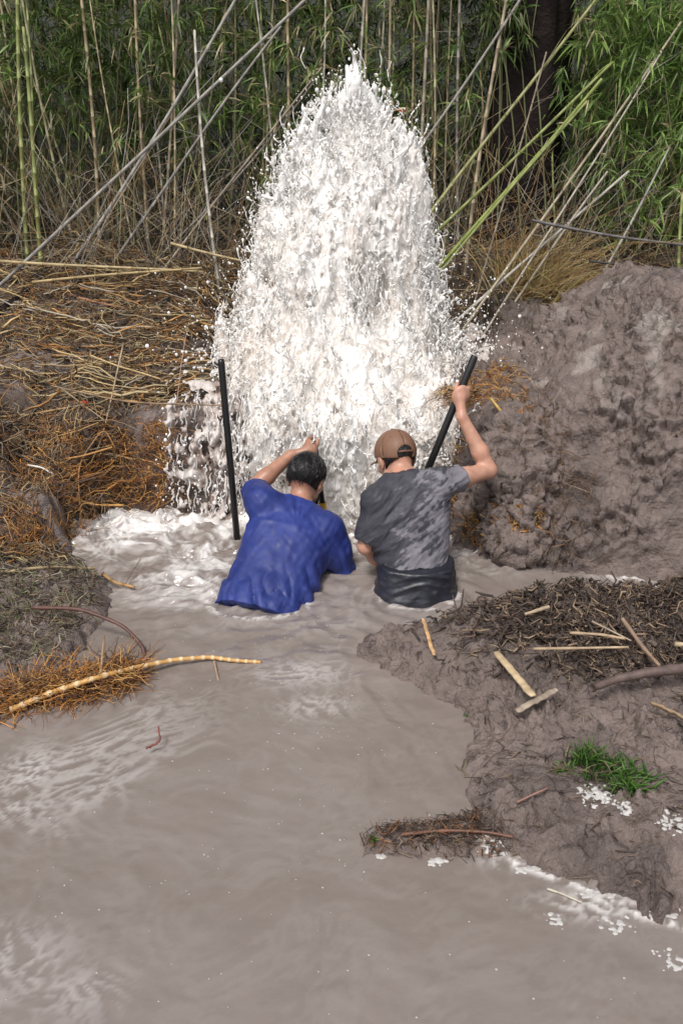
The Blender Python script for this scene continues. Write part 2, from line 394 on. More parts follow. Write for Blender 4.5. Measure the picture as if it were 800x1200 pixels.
# wakes shed by the two bodies and the current running between them toward the camera
for cx, cy, sg in ((-.38, 3.25, 1), (.35, 3.28, 1)):
    dx = WX-cx; dy = cy-WY
    z += .010*np.exp(-((np.abs(dx)-.2-.38*np.clip(dy, 0, 3))/.035)**2)*sstep(-.05, .1, dy)*np.exp(-np.clip(dy, 0, 9)/.6)
    z += .006*np.sin(np.hypot(dx/1.2, dy)*55+wr1*5)*np.exp(-np.abs(np.hypot(dx/1.2, dy)-.22)/.13)
foam_n = fbm(p3(qx*3.4+wr2*.5, qy*4.6, 8), 5, .55, ridged=True)
foam_f = fbm(p3(qx*14, qy*20, 15)+p3(wr1, wr2)*2, 4, .6, ridged=True)
foam = turb*sstep(.36, .86, foam_n*.55+foam_f*.45+.20*turb*sstep(3.8, 4.3, WY))*.95
foam = np.maximum(foam, turb*sstep(4.15, 4.4, WY)*.8)
sheen = fbm(p3(qx*1.5, qy*1.1, 33), 4)
foam = np.maximum(foam, .3*sstep(.15, .5, sheen)*sstep(.3, .7, foam_f)*sstep(-.2, -.9, WX))
foam = np.maximum(foam, .04*sstep(.3, .6, foam_n)*sstep(.35, .65, foam_f))
foam = np.maximum(foam, .12*mid*sstep(.45, .75, foam_n*.6+foam_f*.4))
def blob(px, py, rx, ry, s=1.0):
    c = onz(px, py); return s*np.exp(-(((WX-c[0])/rx)**2+((WY-c[1])/ry)**2))
for a in ((35, 905, .10, .14, .55), (10, 1130, .16, .12, .35), (90, 1165, .12, .08, .3), (20, 950, .08, .06, .5), (745, 675, .16, .05, 1.4), (770, 690, .1, .04, 1.2), (640, 660, .3, .05, 1.2), (600, 1010, .1, .03, .6), (700, 1060, .14, .05, .8), (350, 790, .2, .1, .4), (370, 830, .14, .08, .4), (795, 945, .05, .04, 1.5), (180, 620, .4, .15, .8)):
    foam = np.maximum(foam, np.clip(blob(*a), 0, 1)*sstep(.38, .74, foam_f*.8+foam_n*.2+.1*perlin(p3(WX*70, WY*70, 3)))*.9)
for cx, cy, rx, ry in ((-.385, 3.26, .23, .16), (.35, 3.36, .20, .16), (-.60, 3.93, .02, .02)):
    q_ = np.hypot((WX-cx)/rx, (WY-cy)/ry); foam = np.maximum(foam, .6*np.exp(-((q_-1.0)/.10)**2)*sstep(.42, .72, foam_f+.12*perlin(p3(WX*60, WY*60, 1))))
sB = -sdpoly(WX, WY, B_poly)
edge = np.exp(-(np.clip(np.abs(sB-.025), 0, 9)/.012)**2)*sstep(.45, .75, foam_f)*sstep(2.0, 1.8, WY)*sstep(.35, .5, WX)
foam = np.clip(np.maximum(foam, edge*.9), 0, 1)
fine = fbm(p3(WX*38, WY*38, 2), 2)
z += .0012*fbm(p3(qx*9, qy*15, 61), 2, .5, ridged=True)*sstep(-.1, .5, perlin(p3(WX*1.3, WY*1.3, 9)))
pr_ = np.hypot(WX, WY-3.5); pa_ = np.arctan2(WX, 3.6-WY)
z += .0055*fbm(p3(pa_*7+wr1*.8, pr_*1.6+wr2*.6, 71), 3, .5, ridged=True)*sstep(.2, .6, pr_)*sstep(2.6, 1.2, pr_)*sstep(1.3, .9, np.abs(pa_))
z += .0016*np.sin(pr_*34+wr1*9+wr2*5)*sstep(.3, .8, pr_)*sstep(2.2, 1.0, pr_)*sstep(-.2, .5, wr2+.3)
z += foam*.006+foam*np.abs(fine)*.008
cw1 = np.array([.226, .189, .171]); cw2 = np.array([.196, .161, .141]); cf = np.array([.80, .77, .745])
wc = mixc(np.broadcast_to(cw1, WX.shape+(3,)).copy(), cw2, .6*sstep(-.3, .4, fbm(p3(qx*1.1, qy*2.0, 40), 4)))
wc = mixc(wc, cf, np.clip(foam, 0, 1)**1.1)
idx = np.arange(WX.size).reshape(WX.shape)
F = np.stack([idx[:-1, :-1], idx[1:, :-1], idx[1:, 1:], idx[:-1, 1:]], -1).reshape(-1, 4)
M_water = mat('muddy_water', None, .13, .05, 6, .40, 28, spec=.5, bdist=.004)
WZ = z
o = obj('water', np.stack([WX, WY, z], -1).reshape(-1, 3), F, M_water, col=wc.reshape(-1, 3), base=(0, 0, 0)); tag(o, kind='structure')

n = 330; fx = rng.normal(-.05, .55, n); fy = rng.uniform(1.25, 3.6, n); k = (sdpoly(fx, fy, B_poly) < -.03) & (sdpoly(fx, fy, C_poly) < -.03) & (np.abs(fx) < 1.6)
fx, fy = fx[k], fy[k]; FX, FY = fx, fy
# ---- cascade: the burst's water running over the bank lip and falling to the pool
def cascade(name, x0, x1, mat_):
    U = np.arange(x0, x1, .007); path = np.array([(6.05, .80), (5.6, .76), (5.1, .73), (4.62, .70), (4.46, .66), (4.38, .55), (4.33, .40), (4.32, .2), (4.27, .0), (4.2, -.05)])
    s = np.concatenate([[0], np.cumsum(np.hypot(*np.diff(path, axis=0).T))]); S = np.arange(0, s[-1], .009)
    UU, SS = np.meshgrid(U, S, indexing='ij')
    Y = np.interp(SS, s, path[:, 0]); Zz = np.interp(SS, s, path[:, 1]); fall = sstep(1.3, 1.6, SS)
    # the lip is ragged: it comes forward and back with the ground
    lip = fbm(p3(UU*2.2, 0*UU, 3), 3)*.08; Y = Y+lip*fall
    edge = np.minimum(UU-x0, x1-UU)
    q = p3(UU*14+fbm(p3(UU*5, SS*3, 1), 2)*1.5, SS*3.2, 2); st = fbm(q, 4, .6, ridged=True); lump = fbm(p3(UU*9, SS*9, 8), 4)
    dsp = (st-.3)*.05*(.4+fall*.6)+lump*.05+fbm(p3(UU*40, SS*22, 6), 2, .5, ridged=True)*.014
    Zz = Zz+dsp*(1-fall)*.8-.03*(1-sstep(0, .12, edge))+.006; Y = Y-dsp*fall-.0*UU
    hole = (SS > 1.74+lump*.2) & (np.abs(UU+.02) > .55+lump*.5) & ((fbm(p3(UU*24, SS*9, 12), 3)+.35*fbm(p3(UU*3, SS*2.5, 21), 2)) > .17)
    hole = hole | ((sstep(0, .34, edge-.16*(1-fall)*(UU < 0))+lump*1.8) < .42) | ((UU > .66+lump*.5) & (SS > 1.25))
    hole = hole & (SS < s[-1]-.1)
    ctr = np.exp(-((UU+.0)/.45)**2)
    c = mixc(mixc(np.broadcast_to(np.array([.40, .33, .29]), UU.shape+(3,)).copy(), np.array([.27, .18, .14]), sstep(-.5, -.75, UU)*fall*.8), np.array([.86, .83, .80]), np.clip(sstep(.1, .75, st*.7+lump*.7)*(.55+.45*ctr)+.35*ctr*(1-fall), 0, 1))
    V = np.stack([UU, Y, Zz], -1); idx = np.arange(UU.size).reshape(UU.shape)
    F = np.stack([idx[:-1, :-1], idx[:-1, 1:], idx[1:, 1:], idx[1:, :-1]], -1)
    keep = ~(hole[:-1, :-1] | hole[1:, 1:])
    return V.reshape(-1, 3), F[keep].reshape(-1, 4), c.reshape(-1, 3)
V, F, c = cascade('waterfall', -1.02, 1.2, M_froth)
t = empty('waterfall', (0, 4.3, 0), 'ragged curtain of frothy water spilling over the mud bank behind the two people', 'waterfall')
obj('water_sheet', V, F, M_froth, t, col=c)
n = 2200; k = 7
x = np.clip(rng.normal(-.12, .36, n), -.95, .66); z0 = rng.uniform(.05, .72, n); L = rng.uniform(.03, .22, n)*rng.uniform(.3, 1, n)
tt = np.linspace(0, 1, k)
Pz = z0[:, None]-L[:, None]*tt; Py = 4.36+.13*(z0[:, None]/.7)-.03*tt-rng.uniform(0, .13, n)[:, None]
Px = x[:, None]+rng.normal(0, .01, (n, 1))*tt+.006*np.sin(tt*9+rng.uniform(0, 6, (n, 1)))
rad = rng.uniform(.0016, .005, n)[:, None]*(.35+.65*np.sin(tt*math.pi)**.6)*(1+.4*rng.normal(size=(n, k)).clip(-1, 1.5))
V, F, c = tubes(np.stack([Px, Py, Pz], -1), np.abs(rad)+.0006, 5, np.array([.80, .76, .73])*rng.uniform(.6, 1.1, (n, 1)))
tag(obj('falling_strand', V, F, M_froth, t, col=c), kind='stuff')

# ---- the burst of water
def jet():
    h = .0078
    f = Field((-1.0, 4.0, -.03), (1.1, 5.75, 2.62), h)
    kz = np.array([-.1, .3, .6, .85, 1.1, 1.35, 1.6, 1.83, 1.98, 2.1, 2.22, 2.30])
    kw = np.array([.70, .73, .73, .66, .575, .50, .42, .325, .25, .16, .08, .01])
    cx_ = lambda zz: JET[0]+.06*sstep(1.2, 2.2, zz)
    cy = lambda zz: JET[1]-.46*sstep(1.15, .45, zz)
    X = f.grid(); zz = X[..., 2]; dx = X[..., 0]-cx_(zz); dy = (X[..., 1]-cy(zz))*1.35; r = np.hypot(dx, dy)
    wv = np.interp(zz, kz, kw).astype(np.float32)
    D = (r-wv*.93)*.85
    D = np.maximum(D, (zz-2.34)*.8)
    m = np.abs(D) < .17; Xm = X[m]
    q = Xm*np.array([1, 1, .26], np.float32)
    low = fbm(q*4.5+3, 2)*.13+perlin(Xm*np.array([1.7, 1.7, 1.1], np.float32)+21)*.09-sstep(1.55, 2.15, Xm[:, 2])*(np.abs(perlin(Xm*np.array([9, 9, 1.6], np.float32)+5))*.26-.05)
    wob = np.stack([perlin(Xm*7+2), perlin(Xm*7+40), 0*Xm[:, 0]], -1)*.035
    mid = fbm((q+wob)*15, 3, .65, ridged=True)
    hi = fbm((Xm*np.array([1, 1, .36], np.float32)+wob)*40, 2, .6, ridged=True)
    hole = np.clip(perlin(Xm*np.array([1, 1, .6], np.float32)*17+77)-.10, 0, 1)
    D[m] = D[m]-low*np.clip(wv[m]*3, .2, 1)-(mid-.25)*.060-(hi-.3)*.020+hole*.12
    f.F = np.minimum(D, .12).astype(np.float32)
    del X, r, wv, dx, dy, zz
    core = f.F.copy()
    # ballistic threads: strings of water caught in flight, beaded, breaking into drops
    g = np.random.default_rng(11)
    def thread(z, ph, rr, L, up, r0):
        wz = np.interp(z, kz, kw)*rr
        p = np.array([cx_(np.float64(z))+math.cos(ph)*wz, cy(np.float64(z))+math.sin(ph)*wz/1.35]); out = np.array([math.cos(ph), math.sin(ph)])
        n = max(3, int(L/.018)); d = np.array([out[0]*g.uniform(0, .5)+g.normal(0, .12), out[1]*.3+g.normal(0, .12), up])
        d /= np.linalg.norm(d); q = np.array([p[0], p[1], z]); pts = [q.copy()]; wd = g.normal(0, .3, 3)
        for i in range(n):
            wd = wd*.8+g.normal(0, .33, 3); q = q+(d+wd*.8)*L/n; pts.append(q.copy())
        for i in range(n):
            a = r0*(1-.25*i/n)*g.uniform(.5, 1.4)
            if g.random() < .22 and i > n*.3: continue
            f.cap(pts[i], pts[i+1], a, a*.9, .010)
        e = pts[-1]; f.ell(e, np.array([1, 1, g.uniform(1, 1.7)])*r0*g.uniform(1.1, 1.9), k=.008)
        for _ in range(g.integers(0, 3)):
            e = e+d*g.uniform(.015, .05)+g.normal(0, .01, 3); f.ell(e, np.array([1, 1, g.uniform(1, 1.6)])*r0*g.uniform(.6, 1.2), k=.004)
    for i in range(1500):
        z = g.uniform(.1, 2.1); ph = g.uniform(math.pi, 2*math.pi) if g.random() < .8 else g.uniform(0, math.pi)
        thread(z, ph, g.uniform(.93, 1.05), g.uniform(.04, .2), g.choice([1, 1, -1])*g.uniform(.5, 1.2), g.uniform(.0035, .0065))
    for i in range(420):   # silhouette, both flanks
        z = g.uniform(.7, 2.1); ph = g.choice([0, math.pi])+g.normal(0, .35)
        thread(z, ph, g.uniform(.92, 1.02), g.uniform(.03, .10), g.uniform(.2, 1.3), g.uniform(.004, .009))
    for i in range(170):   # crown spikes
        z = g.uniform(1.55, 2.15); ph = g.uniform(0, 2*math.pi)
        thread(z, ph, g.uniform(.6, 1), g.uniform(.04, .16), 1.2, g.uniform(.005, .010))
    for px, py, L in ((410, 112, .12), (412, 130, .24), (433, 150, .2), (395, 150, .16), (356, 180, .17), (368, 165, .17), (346, 185, .10), (450, 170, .17), (462, 200, .17), (438, 128, .14), (376, 150, .16), (338, 215, .11), (456, 175, .10), (415, 110, .16), (480, 245, .08), (328, 230, .10)):
        p = at(px, py, 5.02+g.normal(0, .04)); q = p.copy(); pts = [q.copy()]; wd = np.zeros(3); n = 9
        for i in range(n): wd = wd*.7+g.normal(0, .36, 3); q = q+(np.array([0, 0, 1])+wd*.8)*L/n; pts.append(q.copy())
        for i in range(n): a = .019*(1-.78*i/n)*g.uniform(.6, 1.3); f.cap(pts[i], pts[i+1], a, a*.9, .02)
        f.ell(pts[-1], (.010, .010, .013), k=.010); f.ell(pts[-1]+np.array([g.normal(0, .012), 0, .038]), (.008, .008, .011), k=.004)
    V, F = f.mesh()
    # how far the surface stands proud of the smoothed body: thin threads are whiter, the beige body mixes silt with painted-in occlusion
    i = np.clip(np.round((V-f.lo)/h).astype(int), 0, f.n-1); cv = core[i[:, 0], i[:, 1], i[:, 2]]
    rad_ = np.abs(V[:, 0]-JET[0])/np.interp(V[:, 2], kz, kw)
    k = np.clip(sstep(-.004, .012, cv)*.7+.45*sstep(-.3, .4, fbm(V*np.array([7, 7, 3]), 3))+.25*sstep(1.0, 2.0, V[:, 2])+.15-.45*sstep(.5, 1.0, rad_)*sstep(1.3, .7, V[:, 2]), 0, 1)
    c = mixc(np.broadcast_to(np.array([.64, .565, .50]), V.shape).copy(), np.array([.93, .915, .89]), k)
    return V, F, c
V, F, c = jet()
t = empty('water_jet', JET, 'tall white burst of frothing water shooting up behind the two people', 'water jet')
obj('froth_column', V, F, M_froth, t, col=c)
# thin strings of water hugging the surface
k_ = rng.choice(np.nonzero((V[:, 1] < 5.15))[0], 5200); n = len(k_); K = 8; s_ = np.linspace(0, 1, K)
B = V[k_]; ctr_ = np.stack([np.full(n, JET[0]), np.full(n, 5.0), B[:, 2]], 1); od = B-ctr_; od /= np.linalg.norm(od, axis=1)[:, None]
L = rng.uniform(.02, .12, n)*rng.uniform(.4, 1, n); wv_ = np.cumsum(rng.normal(0, .45, (n, K, 3)), 1)/K
P = B[:, None]+od[:, None]*(.002+.014*np.sin(s_*math.pi))[:, None]*rng.uniform(.3, 1.6, (n, 1, 1))+(np.array([0, 0, 1])*rng.choice([-1, 1], (n, 1, 1))+wv_*1.1+rng.normal(0, .25, (n, 1, 3)))*(L[:, None]*s_)[..., None]
rad = rng.uniform(.0014, .0036, n)[:, None]*(.5+.5*np.sin(s_*math.pi))*rng.uniform(.6, 1.4, (n, K)); rad[:, -1] = rad[:, -2]*1.5
V2, F2, c2_ = tubes(P, rad, 5, np.array([.93, .915, .89])*rng.uniform(.8, 1.02, (n, 1)))
tag(obj('water_string', V2, F2, M_froth, t, col=c2_), kind='stuff')
# droplets thrown off the burst
def ico():
    p = (1+5**.5)/2
    v = np.array([(-1, p, 0), (1, p, 0), (-1, -p, 0), (1, -p, 0), (0, -1, p), (0, 1, p), (0, -1, -p), (0, 1, -p), (p, 0, -1), (p, 0, 1), (-p, 0, -1), (-p, 0, 1)], float)
    v /= np.linalg.norm(v[0])
    f = np.array([(0, 11, 5), (0, 5, 1), (0, 1, 7), (0, 7, 10), (0, 10, 11), (1, 5, 9), (5, 11, 4), (11, 10, 2), (10, 7, 6), (7, 1, 8), (3, 9, 4), (3, 4, 2), (3, 2, 6), (3, 6, 8), (3, 8, 9), (4, 9, 5), (2, 4, 11), (6, 2, 10), (8, 6, 7), (9, 8, 1)])
    return v, f
iv, if_ = ico()
def drops(cen, r, stretch_=1.3):
    n = len(cen); S = np.ones((n, 1, 3)); S[:, 0, 2] = rng.uniform(1, stretch_, n)
    V = cen[:, None]+iv[None]*r[:, None, None]*S; F = (if_[None]+12*np.arange(n)[:, None, None]).reshape(-1, 3)
    return V.reshape(-1, 3), F
n = 3600
z = .62+1.75*rng.beta(1.3, 1.6, n); ph = rng.uniform(0, 2*math.pi, n)
wv = np.interp(z, [.4, .6, .85, 1.35, 1.83, 2.05, 2.37], [.80, .76, .68, .54, .38, .24, .04])
rr = wv+rng.exponential(.045, n)*rng.choice([1, 2.2], n, p=[.8, .2])
cen = np.stack([JET[0]+np.cos(ph)*rr, JET[1]+np.sin(ph)*rr/1.35, z], 1)
m2 = 2600   # low spray in front of the curtain and around the lip
c2 = np.stack([rng.normal(-.1, .6, m2), rng.uniform(4.0, 4.5, m2), np.abs(rng.normal(.25, .33, m2))], 1)
c2 = c2[(c2[:, 0] > -1.0) & (c2[:, 0] < .85)]
m3 = 700
sgn = rng.choice([-1, 1], m3); c3 = np.stack([JET[0]+sgn*(.7+rng.exponential(.13, m3)), rng.uniform(4.5, 5.4, m3), .75+np.abs(rng.normal(0, .22, m3))], 1)
cen = np.concatenate([cen, c2, c3]); r = np.clip(rng.lognormal(math.log(.0032), .55, len(cen)), .0014, .0125)
V, F = drops(cen, r)
tag(obj('droplet', V, F, M_froth, t, col=np.full((len(V), 3), (.92, .9, .88))), kind='stuff')

# bubbles and froth specks drifting on the pool
i = np.clip(np.searchsorted(wx, FX), 0, len(wx)-1); j = np.clip(np.searchsorted(wy, FY), 0, len(wy)-1)
V, F = drops(np.zeros((len(FX), 3)), rng.uniform(.0012, .0036, len(FX)), 1.0); V = V.reshape(-1, 12, 3)*np.array([1.3, 1, .5])+np.stack([FX, FY, WZ[i, j]+.0004], 1)[:, None]
tag(obj('froth_specks', V.reshape(-1, 3), F, M_froth, col=np.full((len(V)*12, 3), (.45, .42, .395))), kind='stuff')
# ------------------------------------------------------------------ people
def nrm(v): v = np.asarray(v, float); return v/np.linalg.norm(v)
def headframe(yaw, pitch, roll=0):
    """columns: right, forward, up; yaw>0 turns to the photo's right, pitch>0 looks down, roll>0 tips the crown to the right"""
    f = np.array([math.sin(yaw)*math.cos(pitch), math.cos(yaw)*math.cos(pitch), -math.sin(pitch)])
    x = nrm(np.cross(f, (0, 0, 1))); u = np.cross(x, f); x2 = x*math.cos(roll)-u*math.sin(roll); u2 = u*math.cos(roll)+x*math.sin(roll)
    return np.stack([x2, f, u2], 1)
HS = 1.10
class ScaledField:
    def __init__(s, f): s.f = f
    def ell(s, c, ax, M=None, k=.02, sub=False): s.f.ell(c, np.asarray(ax)*HS, M, k, sub)
    def cap(s, a, b, r0, r1=None, k=.02): s.f.cap(a, b, r0*HS, (r0 if r1 is None else r1)*HS, k)
def head(f, c, M):
    f = ScaledField(f); L = lambda x, y, z: c+M@np.array([x, y, z])*HS
    f.ell(L(0, -.008, .015), (.075, .096, .092), M, .02)
    f.ell(L(0, .028, -.035), (.060, .068, .080), M, .03)
    f.ell(L(0, .070, -.098), (.026, .024, .020), M, .035)
    for s in (-1, 1):
        f.cap(L(.052*s, .005, -.072), L(.02*s, .072, -.1), .014, .012, .02)
        f.ell(L(.0745*s, -.006, -.02), (.008, .020, .032), M, .006); f.ell(L(.083*s, -.012, -.012), (.006, .018, .027), M, .004)
        f.ell(L(.030*s, .094, .002), (.017, .012, .010), M, .008, sub=True)
        f.cap(L(.012*s, .093, .020), L(.045*s, .080, .019), .008, .006, .012)
        f.ell(L(.042*s, .074, -.032), (.018, .015, .015), M, .02)
    f.cap(L(0, .092, .006), L(0, .112, -.034), .008, .012, .01); 
    for s in (-1, 1): f.ell(L(.010*s, .104, -.038), (.008, .008, .007), M, .006)
    f.cap(L(-.02, .086, -.064), L(.02, .086, -.064), .006, .006, .006); f.cap(L(-.017, .085, -.074), L(.017, .085, -.074), .007, .007, .005)
def eyes(c, M, root):
    for s in (-1, 1):
        p = c+M@np.array([.030*s, .083, .002])*HS; V = p+iv*.0135
        obj('eye', V, if_, M_eye, root)
M_eye = mat('eye', (.5, .48, .45), .2)
def hair(c, M, root, col_, th1=(1.35, 2.35), front=.9, n=1500, up=.0, grow=1.0, phi0=0):
    """strands combed down from the crown over the skull; the nape side reaches lower than the brow side"""
    a = rng.uniform(0, 2*math.pi, n); back = (1-np.cos(a))/2     # a=0 is the brow
    t0 = rng.uniform(.02, 1.4, n); t1 = np.minimum(t0+rng.uniform(.35, .9, n), (th1[0]+(th1[1]-th1[0])*back**1.6)+rng.normal(0, .06, n)); k = t1 > t0+.1; a, t0, t1 = a[k], t0[k], t1[k]; n = len(a)
    K = 8; s = np.linspace(0, 1, K); th = t0[:, None]+(t1-t0)[:, None]*s; aa = a[:, None]+rng.normal(0, .35, (n, 1))*s+.10*np.sin(th*7+a[:, None]*9)
    ax = np.array([.078, .099, .096])*(1.03+rng.uniform(0, .07, n)[:, None, None]*grow+.03*s[None, :, None]*rng.uniform(-.3, 1, (n, 1, 1)))
    P = np.stack([np.sin(th)*np.sin(aa), np.sin(th)*np.cos(aa), np.cos(th)], -1)*ax
    P = (P+np.array([0, -.008, .015+up]))*HS; P = c+P@M.T
    V, F, cc = tubes(P, rng.uniform(.0014, .0034, n)[:, None]*np.linspace(1, .3, K), 4, np.array(col_)*rng.uniform(.5, 1.6, (n, 1)))
    return tag(obj('hair', V, F, M_hairc, root, col=cc))
M_hairc = mat('hair_strand', None, .28)
def scalp(c, M, root, col_, low=-.062):
    f = Field(c-.16, c+.16, .004); f.ell(c+M@np.array([0, -.010, .017])*HS, np.array((.080, .100, .097))*HS, M, 0)
    X = f.grid()-c; L = X@M/HS; f.F = np.maximum(f.F, (L[..., 1]*.9-L[..., 2]*.75-.035).astype(np.float32)*.8); f.F = np.maximum(f.F, (low-L[..., 2]-.35*np.clip(L[..., 1], -.1, 0)).astype(np.float32))
    # clear of the ears
    for s in (-1, 1):
        e = np.linalg.norm((L-np.array([.085*s, .0, -.035]))/np.array([.03, .035, .05]), axis=-1); f.F = np.maximum(f.F, ((1-e)*.03).astype(np.float32))
    f.band(lambda X: -.006*fbm(X*np.array([45, 45, 30]), 2, .6, ridged=True))
    V, F = f.mesh(); return V, F
def grip(f, pt, A, T, sg, wrist, rp, k=.006, sc_=1.0):
    """a hand closed round a bar: palm on the T side, four fingers round one side, the thumb round the other"""
    A = nrm(A); T = nrm(np.asarray(T)-np.dot(T, A)*A); S = np.cross(A, T)*sg
    ring = lambda ang, z, r: pt+A*z+(T*math.cos(ang)+S*math.sin(ang))*r
    pc = pt+T*(rp+.017)
    f.ell(pc-S*.004, np.array([.040, .036, .016])*sc_, np.stack([A, S, T], 1), .012)
    f.cap(wrist, pc-S*.012+nrm(wrist-pc)*.02, .0235, .025, .02)
    for i, (z, ln, r) in enumerate(((.031, .93, .0086), (.010, 1.0, .0090), (-.011, .96, .0088), (-.031, .80, .0078))):
        an = [.45, 1.15, 1.95, 2.75]; rr = [rp+.020, rp+.013, rp+.009, rp+.007]
        pts = [ring(q*ln if j else q, z*(1+.06*j)*sc_, w_) for j, (q, w_) in enumerate(zip(an, rr))]
        f.chain(pts, [r*1.18, r*1.08, r, r*.85], .005)
    th = [pc-S*.018-A*.030, ring(-.75, -.004, rp+.024), ring(-1.35, .022, rp+.013), ring(-1.8, .040, rp+.010)]
    f.chain(th, [.016, .0125, .0105, .0088], .008)
def openhand(f, wrist, d, pn):
    """relaxed hand, fingers a little curled; d along the hand, pn palm normal"""
    d = nrm(d); pn = nrm(np.asarray(pn)-np.dot(pn, d)*d); s = np.cross(d, pn); kn = wrist+d*.085
    f.cap(wrist, wrist+d*.03, .024, .026, .015); f.ell(wrist+d*.05, (.048, .038, .014), np.stack([d, s, pn], 1), .012)
    for q, ln in ((-.030, .068), (-.010, .078), (.011, .073), (.030, .056)):
        b = kn+s*q; f.chain([b, b+d*ln*.5+pn*.006+s*q*.1, b+d*ln*.82+pn*.020+s*q*.15, b+d*ln+pn*.036+s*q*.15], [.0098, .009, .0083, .0072], .004)
    b = wrist+d*.025-s*.026; f.chain([b, b+d*.032-s*.024+pn*.01, b+d*.058-s*.030+pn*.018], [.014, .011, .009], .008)
def cutplane(f, p, n, rad):
    """remove what lies beyond the plane, near p only"""
    n = nrm(n); sl_, X = f.win(p-rad, p+rad); Q = X-p; a = Q@n; m = np.linalg.norm(Q, axis=-1) < rad
    f.F[sl_] = np.where(m, np.maximum(f.F[sl_], a), f.F[sl_])
HB = .0048
def skincol(V, base):
    n = fbm(V*22, 3)[:, None]; return np.array(base)*(1+.16*n)+np.array([.03, -.005, -.005])*np.clip(n, 0, 1)

# ---- right-hand person: brown cap, patchy wet grey shirt
def man_right():
    root = empty('person', (.345, 3.35, -.62), 'person in brown cap and patchy wet grey shirt, one arm raised to grip a pole', 'person', 'people working in the pool')
    LS, RS = at(443, 588, 3.50), at(515, 566, 3.58); NK = at(474, 556, 3.62); PL = np.array([.348, 3.36, -.10])
    HC = at(463, 536, 3.74); HM = headframe(R(-24), R(34), R(4))
    LE, LW = at(428, 640, 3.46), at(455, 668, 3.68); RE, RW = at(572, 551, 3.72), at(541, 489, 3.79)
    q1, q2 = at(556, 417, 3.88), at(508, 533, 3.86); A = nrm(q1-q2); foot = q2-A*1.05; rp = .0185
    GP = at(541, 462, 3.87); GP = q2+A*np.dot(GP-q2, A)
    lat = RS-LS
    f = Field((.0, 3.12, -.2), (.98, 4.05, 1.05), HB)
    f.loft(PL, NK, lat, [0, .15, .35, .55, .75, .9, 1], [.165, .165, .145, .155, .17, .14, .07], [.12, .12, .10, .105, .11, .085, .05])
    f.cap(NK+(0, .01, -.03), HC+HM@np.array([0, -.02, -.03]), .056, .052, .04)
    for S_, s in ((LS, -1), (RS, 1)): f.cap(NK+(0, 0, -.04), S_, .05, .048, .05)
    f.chain([LS, LS*.55+LE*.45, LE, LE*.6+LW*.4, LW], [.052, .045, .037, .038, .026], .02)
    f.chain([RS, RS*.5+RE*.5+(0, 0, -.004), RE, RE*.65+RW*.35+(.004, 0, 0), RW], [.054, .047, .038, .040, .0255], .02)
    f.cap(RE+(0.006, 0, -.008), RE, .027, .03, .02)
    head(f, HC, HM)
    grip(f, GP, A, (.18, -1, -.15), 1, RW, rp, sc_=1.25)
    lp = q2-A*.52; grip(f, lp, A, (.1, -1, 0), -1, LW, rp)
    V, F = f.mesh(); obj('body', V, F, M_skin, root, col=skincol(V, (.50, .27, .19)))
    # shirt
    g = Field((.06, 3.08, -.04), (.82, 3.95, .95), .005)
    g.loft(PL+(0, 0, 0), NK+nrm(NK-PL)*.005, lat, [0, .2, .35, .55, .75, .88, 1], [.168, .166, .170, .190, .205, .19, .10], [.135, .13, .125, .13, .135, .11, .07], k=.03)
    for S_ in (LS, RS): g.cap(NK+(0, 0, -.045), S_+(0, 0, -.004), .058, .062, .05)
    le = LS+(LE-LS)*.86; re = RS+(RE-RS)*.42
    g.cap(LS, le, .066, .064, .035, cut=(le-nrm(LE-LS)*.003, LE-LS)); g.cap(RS, re, .070, .068, .035, cut=(re-nrm(RE-RS)*.003, RE-RS))
    dg = nrm((1, 0, .62)); up_ = nrm((-.62, 0, 1)); 
    def wr(X):
        a = X@dg; b = X@up_; c_ = X[:, 1]; k = fbm(np.stack([a*5+1, b*19+.5*np.sin(a*9), c_*5], -1), 3, .5, ridged=True)
        h = fbm(np.stack([a*3, b*6, c_*4], -1)+7, 2); low = sstep(.42, .12, X[:, 2])
        z_ = perlin(np.stack([X[:, 0]*26, X[:, 2]*9, c_*8], -1))
        return -(k-.3)*.011-h*.007-z_*.004*low
    g.band(wr)
    zc = at(485, 679, 3.25)[2]; X = g.grid(); hem = zc+.012*np.sin(X[..., 0]*22)+.03*(X[..., 1]-3.25)
    g.F = np.maximum(g.F, (hem-X[..., 2]).astype(np.float32)); del X
    e = NK+nrm(HC-NK)*.035; g.ell(e+(0, .02, .02), (.066, .066, .045), None, .01, sub=True)
    g.shell(.010)
    V, F = g.mesh()
    w_ = fbm(V*np.array([8, 8, 8])+3, 4, .55)*.75+fbm(V*np.array([30, 25, 30]), 3, .6)*.4
    a = V@dg; b = V@up_; streak = fbm(np.stack([a*9, b*42, V[:, 1]*8], -1), 3, .6)*.8
    gx_ = (V[:, 0]-.33)/.2; gz_ = (V[:, 2]-.28)/.25
    wet = .20-.75*gx_+.42*gz_+w_*.9+streak*.9
    wet = np.where((V[:, 0] < .20) & (V[:, 2] > .1), wet+1.2, wet)
    wet = sstep(-.10, .20, wet)*.8+.2*sstep(-.6, .6, wet)
    dry, wc_ = np.array([.178, .168, .19]), np.array([.042, .042, .053])
    c = mixc(np.broadcast_to(dry, V.shape).copy(), wc_, wet)*(1+.12*fbm(V*40, 2)[:, None])
    obj('shirt', V, F, M_cloth, root, col=c)
    # wet dark trousers
    t = Field((.05, 3.02, -.8), (.65, 3.8, .2), .007)
    t.loft(PL+(0, -.02, -.14), PL+(0, .07, .30), (1, 0, 0), [0, .3, .5, .72, .9, 1], [.185, .192, .192, .182, .172, .166], [.15, .155, .15, .14, .13, .12], k=.03)
